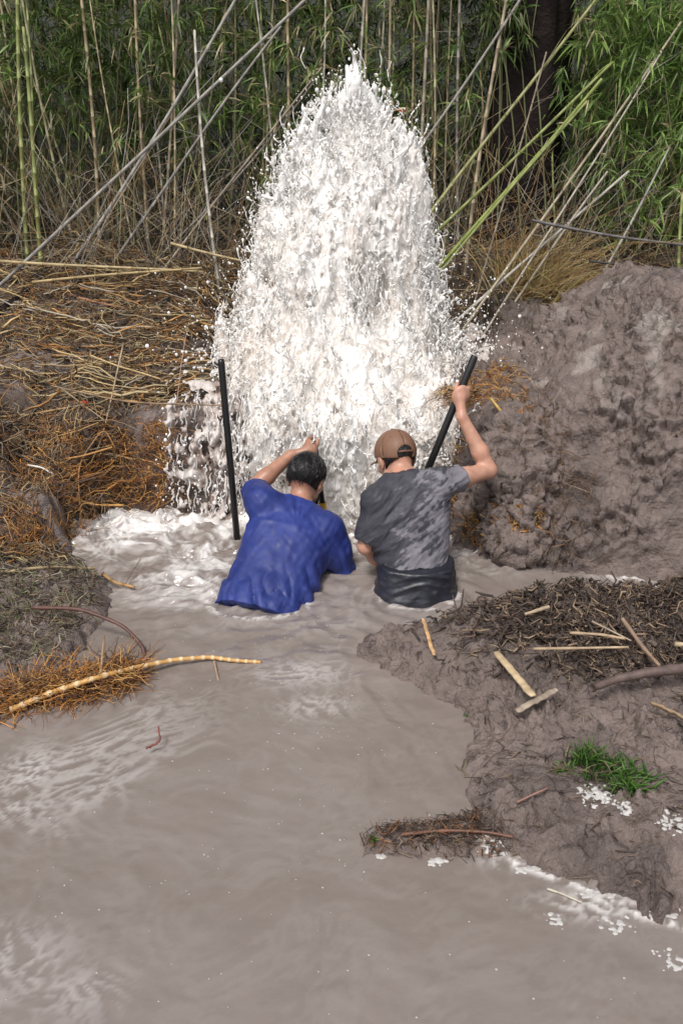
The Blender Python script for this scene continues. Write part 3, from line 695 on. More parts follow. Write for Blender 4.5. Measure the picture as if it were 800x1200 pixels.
    for s in (-1, 1): t.chain([PL+(.085*s, 0, -.12), PL+(.10*s, .12, -.42), PL+(.11*s, -.02, -.66)], [.095, .075, .06], .05)
    t.band(lambda X: -.012*(fbm(np.stack([X[:, 0]*6, X[:, 1]*6, X[:, 2]*24+.8*np.sin(X[:, 0]*12)], -1), 3, .5, ridged=True)-.3))
    X = t.grid(); t.F = np.maximum(t.F, (X[..., 2]-zc-.012).astype(np.float32)); del X
    V, F = t.mesh(); c = np.array([.014, .015, .024])*(1+.5*fbm(V*9, 3)[:, None]); obj('trousers', V, F, M_wetdark, root, col=c)
    # hair under the cap, then the cap itself
    V, F = scalp(HC, HM, root, (.02, .014, .01), -.055); obj('hair', V, F, M_hair, root)
    k = Field(HC-.22, HC+.22, .004); CM = HM@np.array([[1, 0, 0], [0, math.cos(.12), -math.sin(.12)], [0, math.sin(.12), math.cos(.12)]])
    k.ell(HC+CM@np.array([0, -.006, .022])*HS, np.array((.090, .110, .102))*HS, CM, 0)
    X = k.grid()-HC; L = X@CM/HS
    k.F = np.maximum(k.F, (.002+.02*np.clip(L[..., 1]/.1, -1, 1)-L[..., 2]).astype(np.float32))
    arch = np.sqrt((L[..., 0]/.036)**2+((L[..., 2]-.0)/.034)**2)-1; k.F = np.where(L[..., 1] < -.03, np.maximum(k.F, (-arch*.03).astype(np.float32)), k.F)
    k.shell(.007); 
    seam = np.abs(((np.arctan2(L[..., 0], L[..., 1])/(math.pi/3)) % 1)-.5); k.F = np.where(np.abs(k.F) < .02, k.F+.002*(seam > .46), k.F).astype(np.float32)
    # bill
    bl = np.sqrt((L[..., 0]/.075)**2+((L[..., 1]-.085)/.085)**2)-1; th = np.abs(L[..., 2]-(.012-.05*(L[..., 1]-.08)-4*L[..., 0]**2))-.004
    bill = np.maximum(np.maximum(bl*.07, th), .06-L[..., 1]); k.F = np.minimum(k.F, bill.astype(np.float32))
    k.ell(HC+CM@np.array([0, -.006, .125])*HS, (.008, .008, .005), CM, .003)
    st = HC+CM@np.array([0, -.112, .004])
    V, F = k.mesh(); c = np.array([.20, .105, .066])*(1+.15*fbm(V*30, 3)[:, None]); obj('cap', V, F, M_cloth, root, col=c)
    th = np.linspace(-.38, .38, 9); P = np.array([HC+CM@np.array([.091*math.sin(a), -.006-.111*math.cos(a), .008])*HS for a in th])
    V, F, c = tubes(P[None], .0045, 6, (.2, .1, .065), 1.0); obj('cap_strap', V, F, M_cloth, root, col=c)
    eyes(HC, HM, root)
    # the pole he holds
    V, F, c = tubes(np.array([q1, q1*.999+q2*.001, q1*.985+q2*.015, q2, foot*.5+q2*.5, foot])[None], np.array([.6, .8, 1, 1, 1, 1])[None]*rp, 14, (0, 0, 0))
    tag(obj('pole', V, F, M_pole, base=foot), 'thick black pole tilted right, gripped by the raised hand of the person in the cap', 'pole')
M_cloth = mat('wet_cloth', None, .55, .10, 60, .35, 420, spec=.4, rvar=.1, bdist=.0015)
M_wetdark = mat('soaked_fabric', None, .42, .2, 20, .3, 260, spec=.6, bdist=.0015)
man_right()

# ---- left-hand person: blue shirt, black wet hair
def man_left():
    root = empty('person', (-.38, 3.28, -.62), 'bareheaded person in soaked blue shirt, waist deep, fist raised above wet black hair', 'person', 'people working in the pool')
    LS, RS = at(306, 588, 3.66), at(384, 620, 3.62); NK = at(349, 592, 3.74); PL = at(312, 728, 3.30); PL[2] = -.06
    HC = at(359, 561, 3.86); HM = headframe(R(20), R(26), R(3))
    LE, LW = at(297, 572, 3.84), at(340, 534, 3.98); RE, RW = at(400, 668, 3.62), at(407, 694, 3.55)
    q1, q2 = at(368, 517, 4.03), at(379, 602, 4.02); A = nrm(q1-q2); foot = q2-A*.62; rp = .016
    GP = q2+A*np.dot(at(367, 524, 4.03)-q2, A); lat = nrm(RS-LS+(.0, 0, 0.06))
    f = Field((-.72, 3.0, -.2), (.2, 4.2, 1.0), HB)
    f.loft(PL, NK, lat, [0, .2, .4, .6, .8, .92, 1], [.16, .16, .15, .165, .175, .13, .07], [.12, .12, .11, .12, .12, .09, .055])
    f.cap(NK+(0, .0, -.03), HC+HM@np.array([0, -.02, -.03]), .060, .056, .04)
    for S_ in (LS, RS): f.cap(NK+(0, 0, -.04), S_, .052, .05, .05)
    f.chain([LS, LS*.5+LE*.5, LE, LE*.65+LW*.35, LW], [.056, .052, .042, .043, .029], .02)
    f.chain([RS, RS*.5+RE*.5, RE, RE*.5+RW*.5, RW], [.056, .05, .040, .038, .030], .02)
    head(f, HC, HM)
    grip(f, GP, A, (-.75, -.66, 0), -1, LW, rp, sc_=1.3)
    openhand(f, RW, (.05, .25, -1), (-.6, .8, 0))
    V, F = f.mesh(); obj('body', V, F, M_skin, root, col=skincol(V, (.40, .205, .135)))
    g = Field((-.80, 2.95, -.12), (.2, 4.1, .85), .005)
    g.loft(PL+(-.012, -.03, -.03), NK+nrm(NK-PL)*.0, lat, [0, .12, .3, .5, .7, .86, 1], [.212, .207, .198, .203, .208, .175, .10], [.17, .165, .15, .145, .145, .12, .075], [-.018, -.015, -.008, 0, 0, 0, 0], k=.03)
    for S_ in (LS, RS): g.cap(NK+(0, 0, -.05), S_+(0, 0, -.004), .062, .068, .06)
    le = LS+(LE-LS)*.75+(.0, 0, .004); re = RS+(RE-RS)*1.0
    g.cap(LS, le, .074, .070, .05, cut=(le, nrm(LE-LS)+(0, 0, .25))); g.cap(RS, RS*.5+re*.5, .074, .070, .05); g.cap(RS*.5+re*.5, re, .070, .064, .05, cut=(re, RE-RS))
    def wr(X):
        c_ = PL+(-.0, -.1, 0); k = fbm(np.stack([X[:, 0]*4.5+X[:, 2]*2, X[:, 1]*4, X[:, 2]*3.5-X[:, 0]*2], -1), 3, .45, ridged=True)
        low = sstep(.22, .02, X[:, 2]); fl = np.abs(perlin(np.stack([X[:, 0]*17+X[:, 2]*5, X[:, 1]*9, X[:, 2]*4], -1)))
        fine = perlin(np.stack([X[:, 0]*30-X[:, 2]*22, X[:, 1]*14, X[:, 2]*12], -1))
        nk = np.linalg.norm(X-NK, axis=1); sh = np.sin(np.arctan2(X[:, 0]-NK[0], -(X[:, 2]-NK[2]))*9+nk*12)*np.exp(-((nk-.13)/.06)**2)
        return -(k-.3)*.004-fl*.028*low-fine*.0032-sh*.003-(fbm(np.stack([X[:, 0]*13+X[:, 2]*8, X[:, 1]*9, X[:, 2]*5-X[:, 0]*3], -1), 2, .5, ridged=True)-.3)*.004
    g.band(wr)
    X = g.grid(); g.F = np.maximum(g.F, (-.055-X[..., 2]).astype(np.float32)); del X
    g.ell(NK+nrm(HC-NK)*.04+(0, .015, .015), (.068, .066, .05), None, .01, sub=True)
    g.shell(.010)
    V, F = g.mesh(); n = fbm(V*5+9, 4)[:, None]
    c = np.array([.019, .034, .175])*(1+.22*n)+np.array([.015, .015, .025])*np.clip(fbm(V*13, 3), 0, 1)[:, None]
    obj('shirt', V, F, M_cloth2, root, col=c)
    t = Field((-.72, 2.95, -.8), (-.05, 3.75, .1), .008)
    t.loft(PL+(0, 0, -.12), PL+(0, .05, .10), (1, 0, 0), [0, .5, 1], [.17, .17, .16], [.13, .13, .12])
    for s in (-1, 1): t.chain([PL+(.085*s, 0, -.1), PL+(.10*s, .14, -.38), PL+(.11*s, -.02, -.62)], [.095, .075, .06], .05)
    V, F = t.mesh(); obj('trousers', V, F, M_wetdark, root, col=np.full((len(V), 3), (.02, .02, .025)))
    V, F = scalp(HC, HM, root, (.01, .01, .01), -.05); obj('hair_cap', V, F, M_hair, root)['label'] = 'short wet black hair close to the scalp'
    hair(HC, HM, root, (.012, .011, .012), (1.15, 2.15), n=3000, grow=1.7)
    # beard along the jaw
    n = 500; s = rng.uniform(-1, 1, n); P0 = np.stack([.058*s*1.05, .02+.068*(1-s*s)**.5, -.075-.035*(1-s*s)+rng.uniform(-.012, .02, n)], 1); d_ = np.stack([s*.3, .3+0*s, -1+0*s], 1)*rng.uniform(.012, .022, (n, 1))
    P = P0[:, None]+d_[:, None]*np.linspace(0, 1, 4)[None, :, None]; V, F, c = tubes(HC+P@HM.T*HS, rng.uniform(.001, .002, n)[:, None]*np.linspace(1, .4, 4), 4, (.02, .016, .014)); obj('beard', V, F, M_hairc, root, col=c)
    eyes(HC, HM, root)
    pr = empty('digging_pole', foot, 'black pole under the raised fist of the person in blue, mostly hidden by the head', 'pole')
    V, F, c = tubes(np.array([q1, q1*.999+q2*.001, q1*.97+q2*.03, q2, foot])[None], np.array([.6, .8, 1, 1, 1])[None]*rp, 14, (0, 0, 0)); obj('shaft', V, F, M_pole, pr)
    V, F, c = tubes(lerp_line(q1*.16+q2*.84, q2*1.05-q1*.05, 3)[None], rp*1.25, 14, (.75, .42, .02)); obj('collar', V, F, M_cane, pr, col=c)
M_cloth2 = mat('wet_blue_cloth', None, .52, .14, 30, .45, 380, spec=.4, rvar=.12, bdist=.0015)
man_left()
a, b = at(259, 421, 3.95), at(277, 622, 3.93); b = b+(b-a)*.3
V, F, c = tubes(np.array([a, a*.9995+b*.0005, a*.985+b*.015, a*.5+b*.5, b])[None], np.array([.55, .85, 1, 1, 1])[None]*.0175, 14, (0, 0, 0))
tag(obj('pole', V, F, M_pole, base=b), 'thick black pole standing alone, upright in the water left of the person in blue', 'pole')

# ------------------------------------------------------------------ thicket: canes, foliage, tree
def cane_mesh(p0, p1, r0, r1, c, bend=.02, nodes=None, K=None):
    L = np.linalg.norm(np.asarray(p1)-p0); nn = nodes or max(4, int(L/.14)); ts = []; rs = []
    for i in range(nn):
        a = i/nn; b = (i+1)/nn; ts += [a+.001, a+.02/nn*1.2, (a+b)/2, b-.04/nn]; rs += [1.28, 1.0, .96, 1.0]
    ts = np.array(ts); rs = np.array(rs); P = np.asarray(p0)*(1-ts[:, None])+np.asarray(p1)*ts[:, None]
    g = rng.normal(size=3)*bend*L; P = P+np.sin(ts*math.pi)[:, None]*g+np.sin(ts*2*math.pi)[:, None]*rng.normal(size=3)*bend*L*.3
    rad = (r0+(r1-r0)*ts)*rs
    cc = np.broadcast_to(np.asarray(c, float), (len(ts), 3)).copy(); cc[rs > 1.1] *= .45
    cc *= rng.uniform(.85, 1.12, (len(ts), 1))
    return tubes(P[None], rad[None], 7, cc[None])
G1 = (.16, .20, .055); G2 = (.24, .27, .09); TAN = (.33, .26, .16); GREY = (.33, .31, .28); DRK = (.10, .09, .085); ORG = (.42, .24, .09); PALE = (.50, .46, .40); STRAW = (.45, .35, .19)
# (x0,y0,Y0, x1,y1,Y1, radius px, colour, label)  bottom first
canes = [
 (33, 305, 6.3, 25, -40, 6.3, 2.6, G2, 'thick green upright bamboo cane nearest the left edge'),
 (48, 300, 6.2, 28, 30, 6.2, 2.8, G2, 'bright yellow-green bamboo cane crossing the thick green one at the left edge'),
 (116, 285, 6.7, 90, -30, 6.7, 2.2, TAN, 'tan upright cane between the green canes and the grey leaning canes'),
 (173, 250, 6.8, 161, -30, 6.8, 1.9, TAN, 'slender tan upright cane rising left of the pale leaning stick'),
 (190, 290, 6.8, 211, -30, 6.9, 1.9, (.27, .22, .16), 'brown-grey upright cane just left of the bone pale stick'),
 (-8, 342, 5.9, 368, -12, 6.3, 2.4, GREY, 'longest grey cane leaning across the whole left thicket'),
 (90, 300, 6.3, 278, -10, 6.5, 2.3, GREY, 'grey cane leaning steeply right, crossing the longest grey cane'),
 (135, 305, 6.4, 330, 30, 6.6, 2.0, (.27, .25, .23), 'thin dark-grey cane leaning right below the longest grey cane'),
 (251, 275, 6.2, 228, 34, 6.2, 2.0, PALE, 'short bone pale stick standing almost upright in the left thicket'),
 (185, 300, 6.4, 368, 95, 6.5, 1.6, (.28, .24, .2), 'low grey-brown cane leaning toward the water burst'),
 (205, 300, 6.3, 378, 78, 6.5, 1.6, (.32, .27, .21), 'thin tan-grey cane leaning close beside the left of the burst'),
 (335, 200, 6.9, 338, -20, 6.9, 2.0, TAN, 'tan upright cane directly behind the left shoulder of the burst'),
 (425, 140, 6.9, 429, -20, 6.9, 1.7, TAN, 'tan upright cane rising above the tip of the burst'),
 (490, 250, 6.7, 502, -20, 6.8, 2.2, (.35, .30, .23), 'pale tan upright cane right of the burst'),
 (537, 300, 6.9, 541, -20, 6.9, 1.9, (.25, .22, .19), 'grey upright cane in front of the left edge of the dark trunk'),
 (550, 290, 6.5, 597, -20, 6.6, 2.3, (.34, .27, .19), 'tan cane slanting in front of the dark trunk'),
 (475, 190, 6.4, 612, -12, 6.6, 1.9, (.27, .25, .23), 'dark-grey cane leaning right from behind the burst to the trunk'),
 (500, 262, 6.0, 708, -15, 6.6, 2.4, (.30, .30, .13), 'yellow-green cane leaning steepest from the burst up to the top edge'),
 (505, 272, 5.9, 718, 72, 6.3, 2.4, G2, 'yellow-green cane leaning right, uppermost of the low green trio'),
 (508, 322, 5.8, 705, 92, 6.2, 2.7, (.24, .29, .07), 'green cane leaning right, middle of the low green trio'),
 (516, 322, 5.7, 688, 118, 6.1, 2.1, G2, 'green cane leaning right, lowest of the low green trio'),
 (628, 265, 5.9, 798, 25, 6.4, 2.0, (.36, .31, .22), 'tan cane leaning right through the green leaves'),
 (640, 275, 5.9, 775, 60, 6.3, 1.5, (.40, .36, .30), 'thin pale cane leaning right below the tan one in the green leaves'),
 (600, 320, 5.8, 737, 200, 6.1, 2.2, (.46, .43, .38), 'whitish broken cane above the golden reeds'),
 (620, 330, 5.8, 712, 200, 6.0, 1.8, (.36, .32, .26), 'grey-tan broken cane above the golden reeds'),
 (622, 258, 5.6, 812, 288, 5.6, 2.0, (.17, .155, .15), 'upper dark cane lying level behind the mud mound'),
 (690, 306, 5.7, 812, 317, 5.7, 1.6, DRK, 'lower dark cane lying level just above the mud mound'),
 (792, 360, 5.6, 799, 225, 5.7, 2.4, G2, 'short green cane standing at the right edge behind the mound'),
 (715, 300, 6.0, 785, 170, 6.2, 1.7, GREY, 'grey cane leaning right behind the upper dark level cane'),
 (560, 340, 6.0, 640, 60, 6.4, 1.4, (.25, .2, .15), 'thin brown cane leaning right beside the dark trunk'),
 (0, 306, 5.9, 232, 318, 5.9, 2.0, STRAW, 'straw-coloured cane lying level at the foot of the left thicket'),
 (38, 331, 5.7, 238, 314, 5.8, 2.0, (.42, .31, .15), 'tan cane lying level just below the straw-coloured one'),
 (200, 285, 6.0, 285, 306, 5.9, 1.9, STRAW, 'short yellow stick slanting down toward the left of the burst'),
]
def build_cane(d, i):
    x0, y0, Y0, x1, y1, Y1, rp, cc, lab = d
    p0 = at(x0, y0, Y0); p1 = at(x1, y1, Y1)
    if y1 < 0:      # goes on above the frame
        p1 = p1+(p1-p0)*.35
    sc_ = (Y0*.95)/FPX
    if abs(y0-y1) > 60:  # root it in the ground
        dd = (p0-p1); dd /= np.linalg.norm(dd)
        for _ in range(60):
            if p0[2] < hgt(p0[0], p0[1])-.03: break
            p0 = p0+dd*.02
            if p0[1] < 5.3: break
    r = rp*sc_*.95
    root = empty('bamboo_cane', p0, lab, 'bamboo cane', 'single canes standing out of the thicket')
    V, F, c = cane_mesh(p0, p1, r, r*.75, cc, .008); obj('culm', V, F, M_cane, root, col=c)
    if max(abs(p1-p0)) > .8:
        n = 5; P = []
        for k in range(n):
            a = rng.uniform(.3, .95); b = p0*(1-a)+p1*a; dr = rng.normal(size=3)*.5+np.array([0, -.1, .5]); dr /= np.linalg.norm(dr)
            P.append(lerp_line(b, b+dr*rng.uniform(.12, .35), 4)+np.array([0, 0, -.02])*np.linspace(0, 1, 4)[:, None]**2)
        for q in P:
            V, F, c = tubes(q[None], np.linspace(.0028, .0012, 4)[None], 4, np.array(cc)*.8); obj('twig', V, F, M_cane, root, col=c)
for i, d in enumerate(canes): build_cane(d, i)

def leaves(cen, dirs, L, W, cols, droop=.35):
    """n lance-shaped folded blades, 2 quads each side of the midrib along 3 segments"""
    n = len(cen); d = dirs/np.linalg.norm(dirs, axis=1, keepdims=True)
    up = np.array([0, 0, 1.0])+rng.normal(0, .5, (n, 3)); s = np.cross(d, up); s /= np.linalg.norm(s, axis=1, keepdims=True)+1e-6; nn = np.cross(s, d)
    ts = np.array([0, .25, .62, 1]); ws = np.array([.25, 1, .75, .04])
    V = []
    for t_, w_ in zip(ts, ws):
        c = cen+d*(L*t_)[:, None]+np.array([0, 0, -1])*(L*droop*t_*t_)[:, None]
        for q, f_ in ((-1, .25), (0, 0), (1, .25)): V.append(c+s*(W*w_*q)[:, None]+nn*(W*w_*f_)[:, None])
    V = np.stack(V, 1); q = []
    for a in range(3):
        for b in range(2): q.append([a*3+b, a*3+b+1, a*3+b+4, a*3+b+3])
    F = (np.array(q)[None]+12*np.arange(n)[:, None, None]).reshape(-1, 4)
    return V.reshape(-1, 3), F, np.repeat(cols, 12, 0)
def greens(n, dry=.12, bright=1.0):
    a = rng.random((n, 1)); c = np.array([.045, .085, .022])*(1-a)+np.array([.12, .17, .045])*a
    k = rng.random(n) < dry; c[k] = np.array([.30, .25, .15])*rng.uniform(.5, 1.1, (k.sum(), 1))
    return c*rng.uniform(.7, 1.3, (n, 1))*bright*1.3
def sprays(cen, per, L=(.08, .2), dry=.12, bright=1.0, tilt=0.0):
    n = len(cen); c = np.repeat(cen, per, 0); ax = rng.normal(size=(n, 3))+np.array([0, -.2, .3]); ax = np.repeat(ax, per, 0)
    d = ax/np.linalg.norm(ax, axis=1, keepdims=True)*.8+rng.normal(size=(n*per, 3))*.6+np.array([0, 0, -tilt])
    c = c+ax*rng.uniform(0, .07, (n*per, 1)); Ls = rng.uniform(*L, n*per)
    return leaves(c, d, Ls, Ls*rng.uniform(.035, .06, n*per), greens(n*per, dry, bright))
# prototypes of a background bamboo: culm + foliage, base at the origin
protos = []
for v in range(8):
    H_ = rng.uniform(3.4, 4.8); root = empty('bamboo', (0, 0, 0), 'slim bamboo stem lost among many in the dark thicket', 'bamboo', 'bamboo stems massed in the thicket')
    lean = rng.normal(0, .35, 2); top = np.array([lean[0], lean[1], H_])
    c = [(.34, .31, .18), (.42, .34, .22), (.24, .28, .10), (.38, .35, .30)][v % 4]
    V, F, cc = cane_mesh(np.zeros(3), top, rng.uniform(.007, .012), .004, c, .03); obj('culm', V, F, M_cane, root, col=cc)
    n = 44; a = rng.uniform(.12, 1, n)**.9; cen = a[:, None]*top+rng.normal(0, .2, (n, 3))*np.array([1, 1, .5])
    V, F, cc = sprays(cen, 9, (.07, .17), (.12, .35, .2, .45)[v % 4], 1.7); obj('foliage', V, F, M_leaf, root, col=cc)
    protos.append(root)
def put_copy(src, loc, rz, s=1.0):
    r = src.copy(); C.objects.link(r); r.location = loc; r.rotation_euler = (0, 0, rz); r.scale = (s, s, s)
    for ch in list(src.children):
        c_ = ch.copy(); C.objects.link(c_); c_.parent = r
    return r
used = set(); spots = []
for _ in range(1500):
    x = rng.uniform(-5.2, 5.6); y = rng.uniform(6.75, 9.0)
    if all((x-a)**2+(y-b)**2 > .0625 for a, b in spots) and not (1.12 < x*7.2/y < 1.72 and y < 7.6): spots.append((x, y))
    if len(spots) >= 235: break
for x, y in spots:
    i = rng.integers(0, 8); loc = (x, y, float(hgt(x, y))-.03); rz = rng.uniform(0, 6.28)
    if i not in used:
        used.add(i); p = protos[i]; p.location = loc; p.rotation_euler = (0, 0, rz)
    else: put_copy(protos[i], loc, rz, rng.uniform(.85, 1.15))
for i in range(8):
    if i not in used: protos[i].location = (-2+i*.4, 8, 1.2)
# deep foliage behind that reads as one mass, and an unseen canopy added above to shade it
n = 5200
cen = np.stack([rng.uniform(-6.5, 7, n), rng.uniform(8.8, 10.6, n), rng.uniform(1.1, 5.6, n)], 1)
V1 = sprays(cen, 8, (.12, .26), .05, .55)  # leaf colours dimmed: thicket gloom painted into the back layer
n = 4200; cen = np.stack([rng.uniform(-5.5, 6, n), rng.uniform(6.7, 10.2, n), rng.uniform(3.6, 5.2, n)], 1)
V2 = sprays(cen, 9, (.14, .28), .05, .8)
V, F, c = join([V1, V2]); tag(obj('foliage', V, F, M_leaf, col=c), kind='stuff')
# dense shrub mass on the right: leafy bamboo bushes, each its own thing
def bush(name, c0, sz, n, label, dry, bright, L=(.08, .19)):
    root = empty(name, (c0[0], c0[1], float(hgt(c0[0], c0[1]))), label, 'bush')
    cen = rng.normal(size=(n, 3)); cen /= np.linalg.norm(cen, axis=1, keepdims=True); cen *= rng.random((n, 1))**(1/2.2)
    cen = np.asarray(c0)+cen*np.asarray(sz)
    keep = fbm(cen*2.3+5, 2) > -.28; cen = cen[keep]
    cen = cen[cen[:, 2] > hgt(cen[:, 0], cen[:, 1])+.05]
    V, F, c = sprays(cen, 9, L, dry, bright, .25); obj('foliage', V, F, M_leaf, root, col=c)
    P = []
    for k in range(16):
        b = np.array([c0[0]+rng.normal(0, .25), c0[1]+rng.normal(0, .2), 0]); b[2] = hgt(b[0], b[1])-.02; e = cen[rng.integers(len(cen))]
        t_ = np.linspace(0, 1, 6)[:, None]; P.append(b*(1-t_)+e*t_+np.array([0, 0, .25])*np.sin(t_*math.pi))
    V, F, c = tubes(np.array(P), np.linspace(.009, .003, 6)[None].repeat(16, 0), 5, (.16, .17, .08)); obj('stem', V, F, M_cane, root, col=c)
bush('bamboo_bush', (2.45, 6.6, 2.65), (.72, .5, .75), 560, 'bright green leafy bamboo bush in the upper right corner', .05, 1.9)
bush('bamboo_bush', (2.55, 6.5, 1.75), (.7, .5, .6), 420, 'green feathery bush just above the mud mound at the right edge', .06, 1.8)
bush('bamboo_bush', (1.98, 7.0, 2.45), (.34, .4, .75), 240, 'smaller green bush between the dark trunk and the upper right corner', .08, 1.6)
bush('bamboo_bush', (1.28, 7.0, 2.9), (.30, .2, .45), 60, 'sparse dark sprig hanging in front of the dark trunk', .1, 1.0)
bush('reed_bush', (-2.75, 6.5, 2.0), (.5, .4, .7), 260, 'faded grey-green bush with dry leaves at the left edge', .6, .85)
bush('bamboo_bush', (-1.9, 7.1, 2.75), (.9, .4, .5), 300, 'dark green leaves hanging in the upper left corner', .12, 1.0)

# tree with a dark trunk behind the canes
def tree():
    base = at(592, 330, 7.2); base[2] = hgt(base[0], base[1])-.1
    root = empty('tree', base, 'dark thick-trunked tree rising behind the canes right of the burst', 'tree')
    K = 60; S = 40; tt = np.linspace(0, 1, K); th = np.linspace(0, 2*math.pi, S, endpoint=False)
    V = np.zeros((K, S, 3)); Hh = 5.2
    for i, a in enumerate(tt):
        zc = a*Hh; r = .31*(1-.40*a)+.10*math.exp(-zc/.15)
        rr = r*(1+.10*np.sin(th*5+zc*1.3)+.05*np.sin(th*11-zc*2.2))+.022*fbm(p3(np.cos(th)*9, np.sin(th)*9, zc*2.2), 3, .5, ridged=True)
        V[i, :, 0] = base[0]+.06*math.sin(zc*1.1)+rr*np.cos(th); V[i, :, 1] = base[1]+rr*np.sin(th); V[i, :, 2] = base[2]+zc
    idx = np.arange(K*S).reshape(K, S); F = np.stack([idx[:-1], np.roll(idx[:-1], -1, 1), np.roll(idx[1:], -1, 1), idx[1:]], -1).reshape(-1, 4)
    obj('trunk', V.reshape(-1, 3), F, M_bark, root)
    cen = []
    for k in range(8):
        a = k*.8+rng.uniform(-.2, .2); st = base+np.array([0, 0, rng.uniform(2.7, 4.9)]); e = st+np.array([math.cos(a)*1.5, math.sin(a)*1.2, rng.uniform(.5, 1.3)])
        P = lerp_line(st, e, 7)+np.array([0, 0, .2])*np.sin(np.linspace(0, 1, 7)*math.pi)[:, None]
        V, F, c = tubes(P[None], np.linspace(.07, .015, 7)[None], 7, (.04, .03, .03)); obj('limb', V, F, M_bark, root, col=c)
        cen.append(P[rng.integers(3, 7, 70)]+rng.normal(0, .28, (70, 3)))
    V, F, c = sprays(np.concatenate(cen), 9, (.08, .16), .02, .8); obj('crown', V, F, M_leaf, root, col=c)
tree()

# dry stems criss-crossing at the foot of the thicket (uncountable)
def stuff(name, V, F, c, m=M_straw): return tag(obj(name, V, F, m, col=c), kind='stuff')
def cols(n, opts, pr=None, v=(.65, 1.2)):
    o = np.array(opts)[rng.choice(len(opts), n, p=pr)]; return o*rng.uniform(*v, (n, 1))
n = 2700; x = rng.uniform(-4.6, 4.8, n); y = rng.uniform(6.0, 8.2, n); z = hgt(x, y)-.02
L = rng.uniform(.4, 1.3, n)+rng.exponential(.22, n); d = np.stack([rng.normal(.15, .45, n), rng.normal(-.1, .25, n), rng.uniform(.25, 1.2, n)], 1); d /= np.linalg.norm(d, axis=1)[:, None]
t_ = np.linspace(0, 1, 5); P = np.stack([x, y, z], 1)[:, None]+d[:, None]*(L[:, None]*t_)[..., None]; P[..., 2] -= (t_**2*.22)[None]*L[:, None]
P += rng.normal(0, .012, P.shape)
V, F, c = tubes(P, (rng.uniform(.0016, .0042, n)[:, None])*np.linspace(1, .5, 5), 4, cols(n, [(.45, .36, .22), (.42, .39, .34), (.17, .12, .07), (.36, .22, .10), (.10, .08, .06)]))
stuff('undergrowth', V, F, c)
# golden reeds fanning behind the mound
n = 800; b0 = at(565, 372, 6.0); b1 = at(660, 372, 5.9); a = rng.random(n)[:, None]
B = b0*(1-a)+b1*a+rng.normal(0, .06, (n, 3)); B[:, 1] += rng.uniform(-.15, .25, n); B[:, 2] = hgt(B[:, 0], B[:, 1])-.02
d = np.stack([rng.normal(.45, .45, n), rng.normal(0, .25, n), rng.uniform(.35, 1, n)], 1); d /= np.linalg.norm(d, axis=1)[:, None]; L = rng.uniform(.15, .75, n)
P = B[:, None]+d[:, None]*(L[:, None]*t_)[..., None]; P[..., 2] -= (t_**2)[None]*L[:, None]*rng.uniform(.1, .6, (n, 1))
V, F, c = tubes(P, rng.uniform(.002, .0055, n)[:, None]*np.linspace(1, .35, 5), 4, cols(n, [STRAW, (.42, .26, .09), (.30, .18, .07), (.38, .33, .12)]), flat=.4)
tag(obj('reed_tuft', V, F, M_straw, col=c), 'golden dry reeds fanning out behind the mud mound', 'reeds', kind='stuff')

# ------------------------------------------------------------------ litter on the banks (stuff)
def litter(n, xr, yr, Lr, rr, opts, pr=None, lift=.03, up=.12, wig=.012, K=5, aniso=1.0, mask=None, flat=.6):
    x = rng.uniform(*xr, n); y = rng.uniform(*yr, n)
    if mask is not None: k = mask(x, y); x, y = x[k], y[k]; n = len(x)
    a = rng.uniform(0, 2*math.pi, n); L = rng.uniform(*Lr, n)*rng.uniform(.4, 1, n); dx, dy = np.cos(a)*L, np.sin(a)*L/aniso
    t = np.linspace(-.5, .5, K); X = x[:, None]+dx[:, None]*t; Y = y[:, None]+dy[:, None]*t
    Zg = hgt(X, Y); Zl = np.linspace(0, 1, K)*(Zg[:, -1:]-Zg[:, :1])+Zg[:, :1]
    Zz = np.maximum(Zg*.5+Zl*.5, Zg-.004)+rng.uniform(0, lift, n)[:, None]+rng.normal(0, up, n)[:, None]*L[:, None]*t*1.5+rng.normal(0, wig, (n, K))*.4
    X = X+rng.normal(0, wig, (n, K)); Y = Y+rng.normal(0, wig, (n, K))
    return tubes(np.stack([X, Y, Zz], -1), rng.uniform(*rr, n)[:, None]*np.array([.6]+[1]*(K-2)+[.5]), 4, cols(n, opts, pr), flat)
BR = [(.26, .14, .06), (.14, .075, .035), (.05, .034, .025), (.46, .34, .17), (.36, .17, .05), (.24, .21, .17), (.08, .05, .03)]
notpool = lambda x, y: (fbm(p3(x*1.9, y*2.4, 50), 2) < .22+.1*rng.normal(size=len(x))) & (x < -.85-.25*np.clip(y-4.5, 0, 1)*0+.15*rng.normal(size=len(x))*.6) | (y > 6.0)
p1 = litter(12000, (-4.0, -.55), (4.42, 6.6), (.06, .34), (.0015, .0042), BR, lift=.06, up=.2, aniso=1.5, mask=notpool)
p2 = litter(1250, (-4.0, -.5), (4.5, 6.6), (.2, .7), (.003, .0085), [STRAW, (.50, .36, .17), (.42, .22, .07), (.2, .13, .07), (.36, .31, .24)], lift=.09, aniso=2.6, mask=notpool, K=6)
p3_ = litter(4800, (-3.6, -1.35), (3.5, 4.5), (.05, .3), (.0015, .0048), BR, lift=.05, up=.3)
p4 = litter(3000, (-1.0, 4.2), (6.0, 7.2), (.1, .5), (.002, .005), [STRAW, (.30, .18, .08), (.16, .1, .06)], lift=.05, aniso=2)
V, F, c = join([p1, p2, p3_, p4]); stuff('reed_litter', V, F, c)
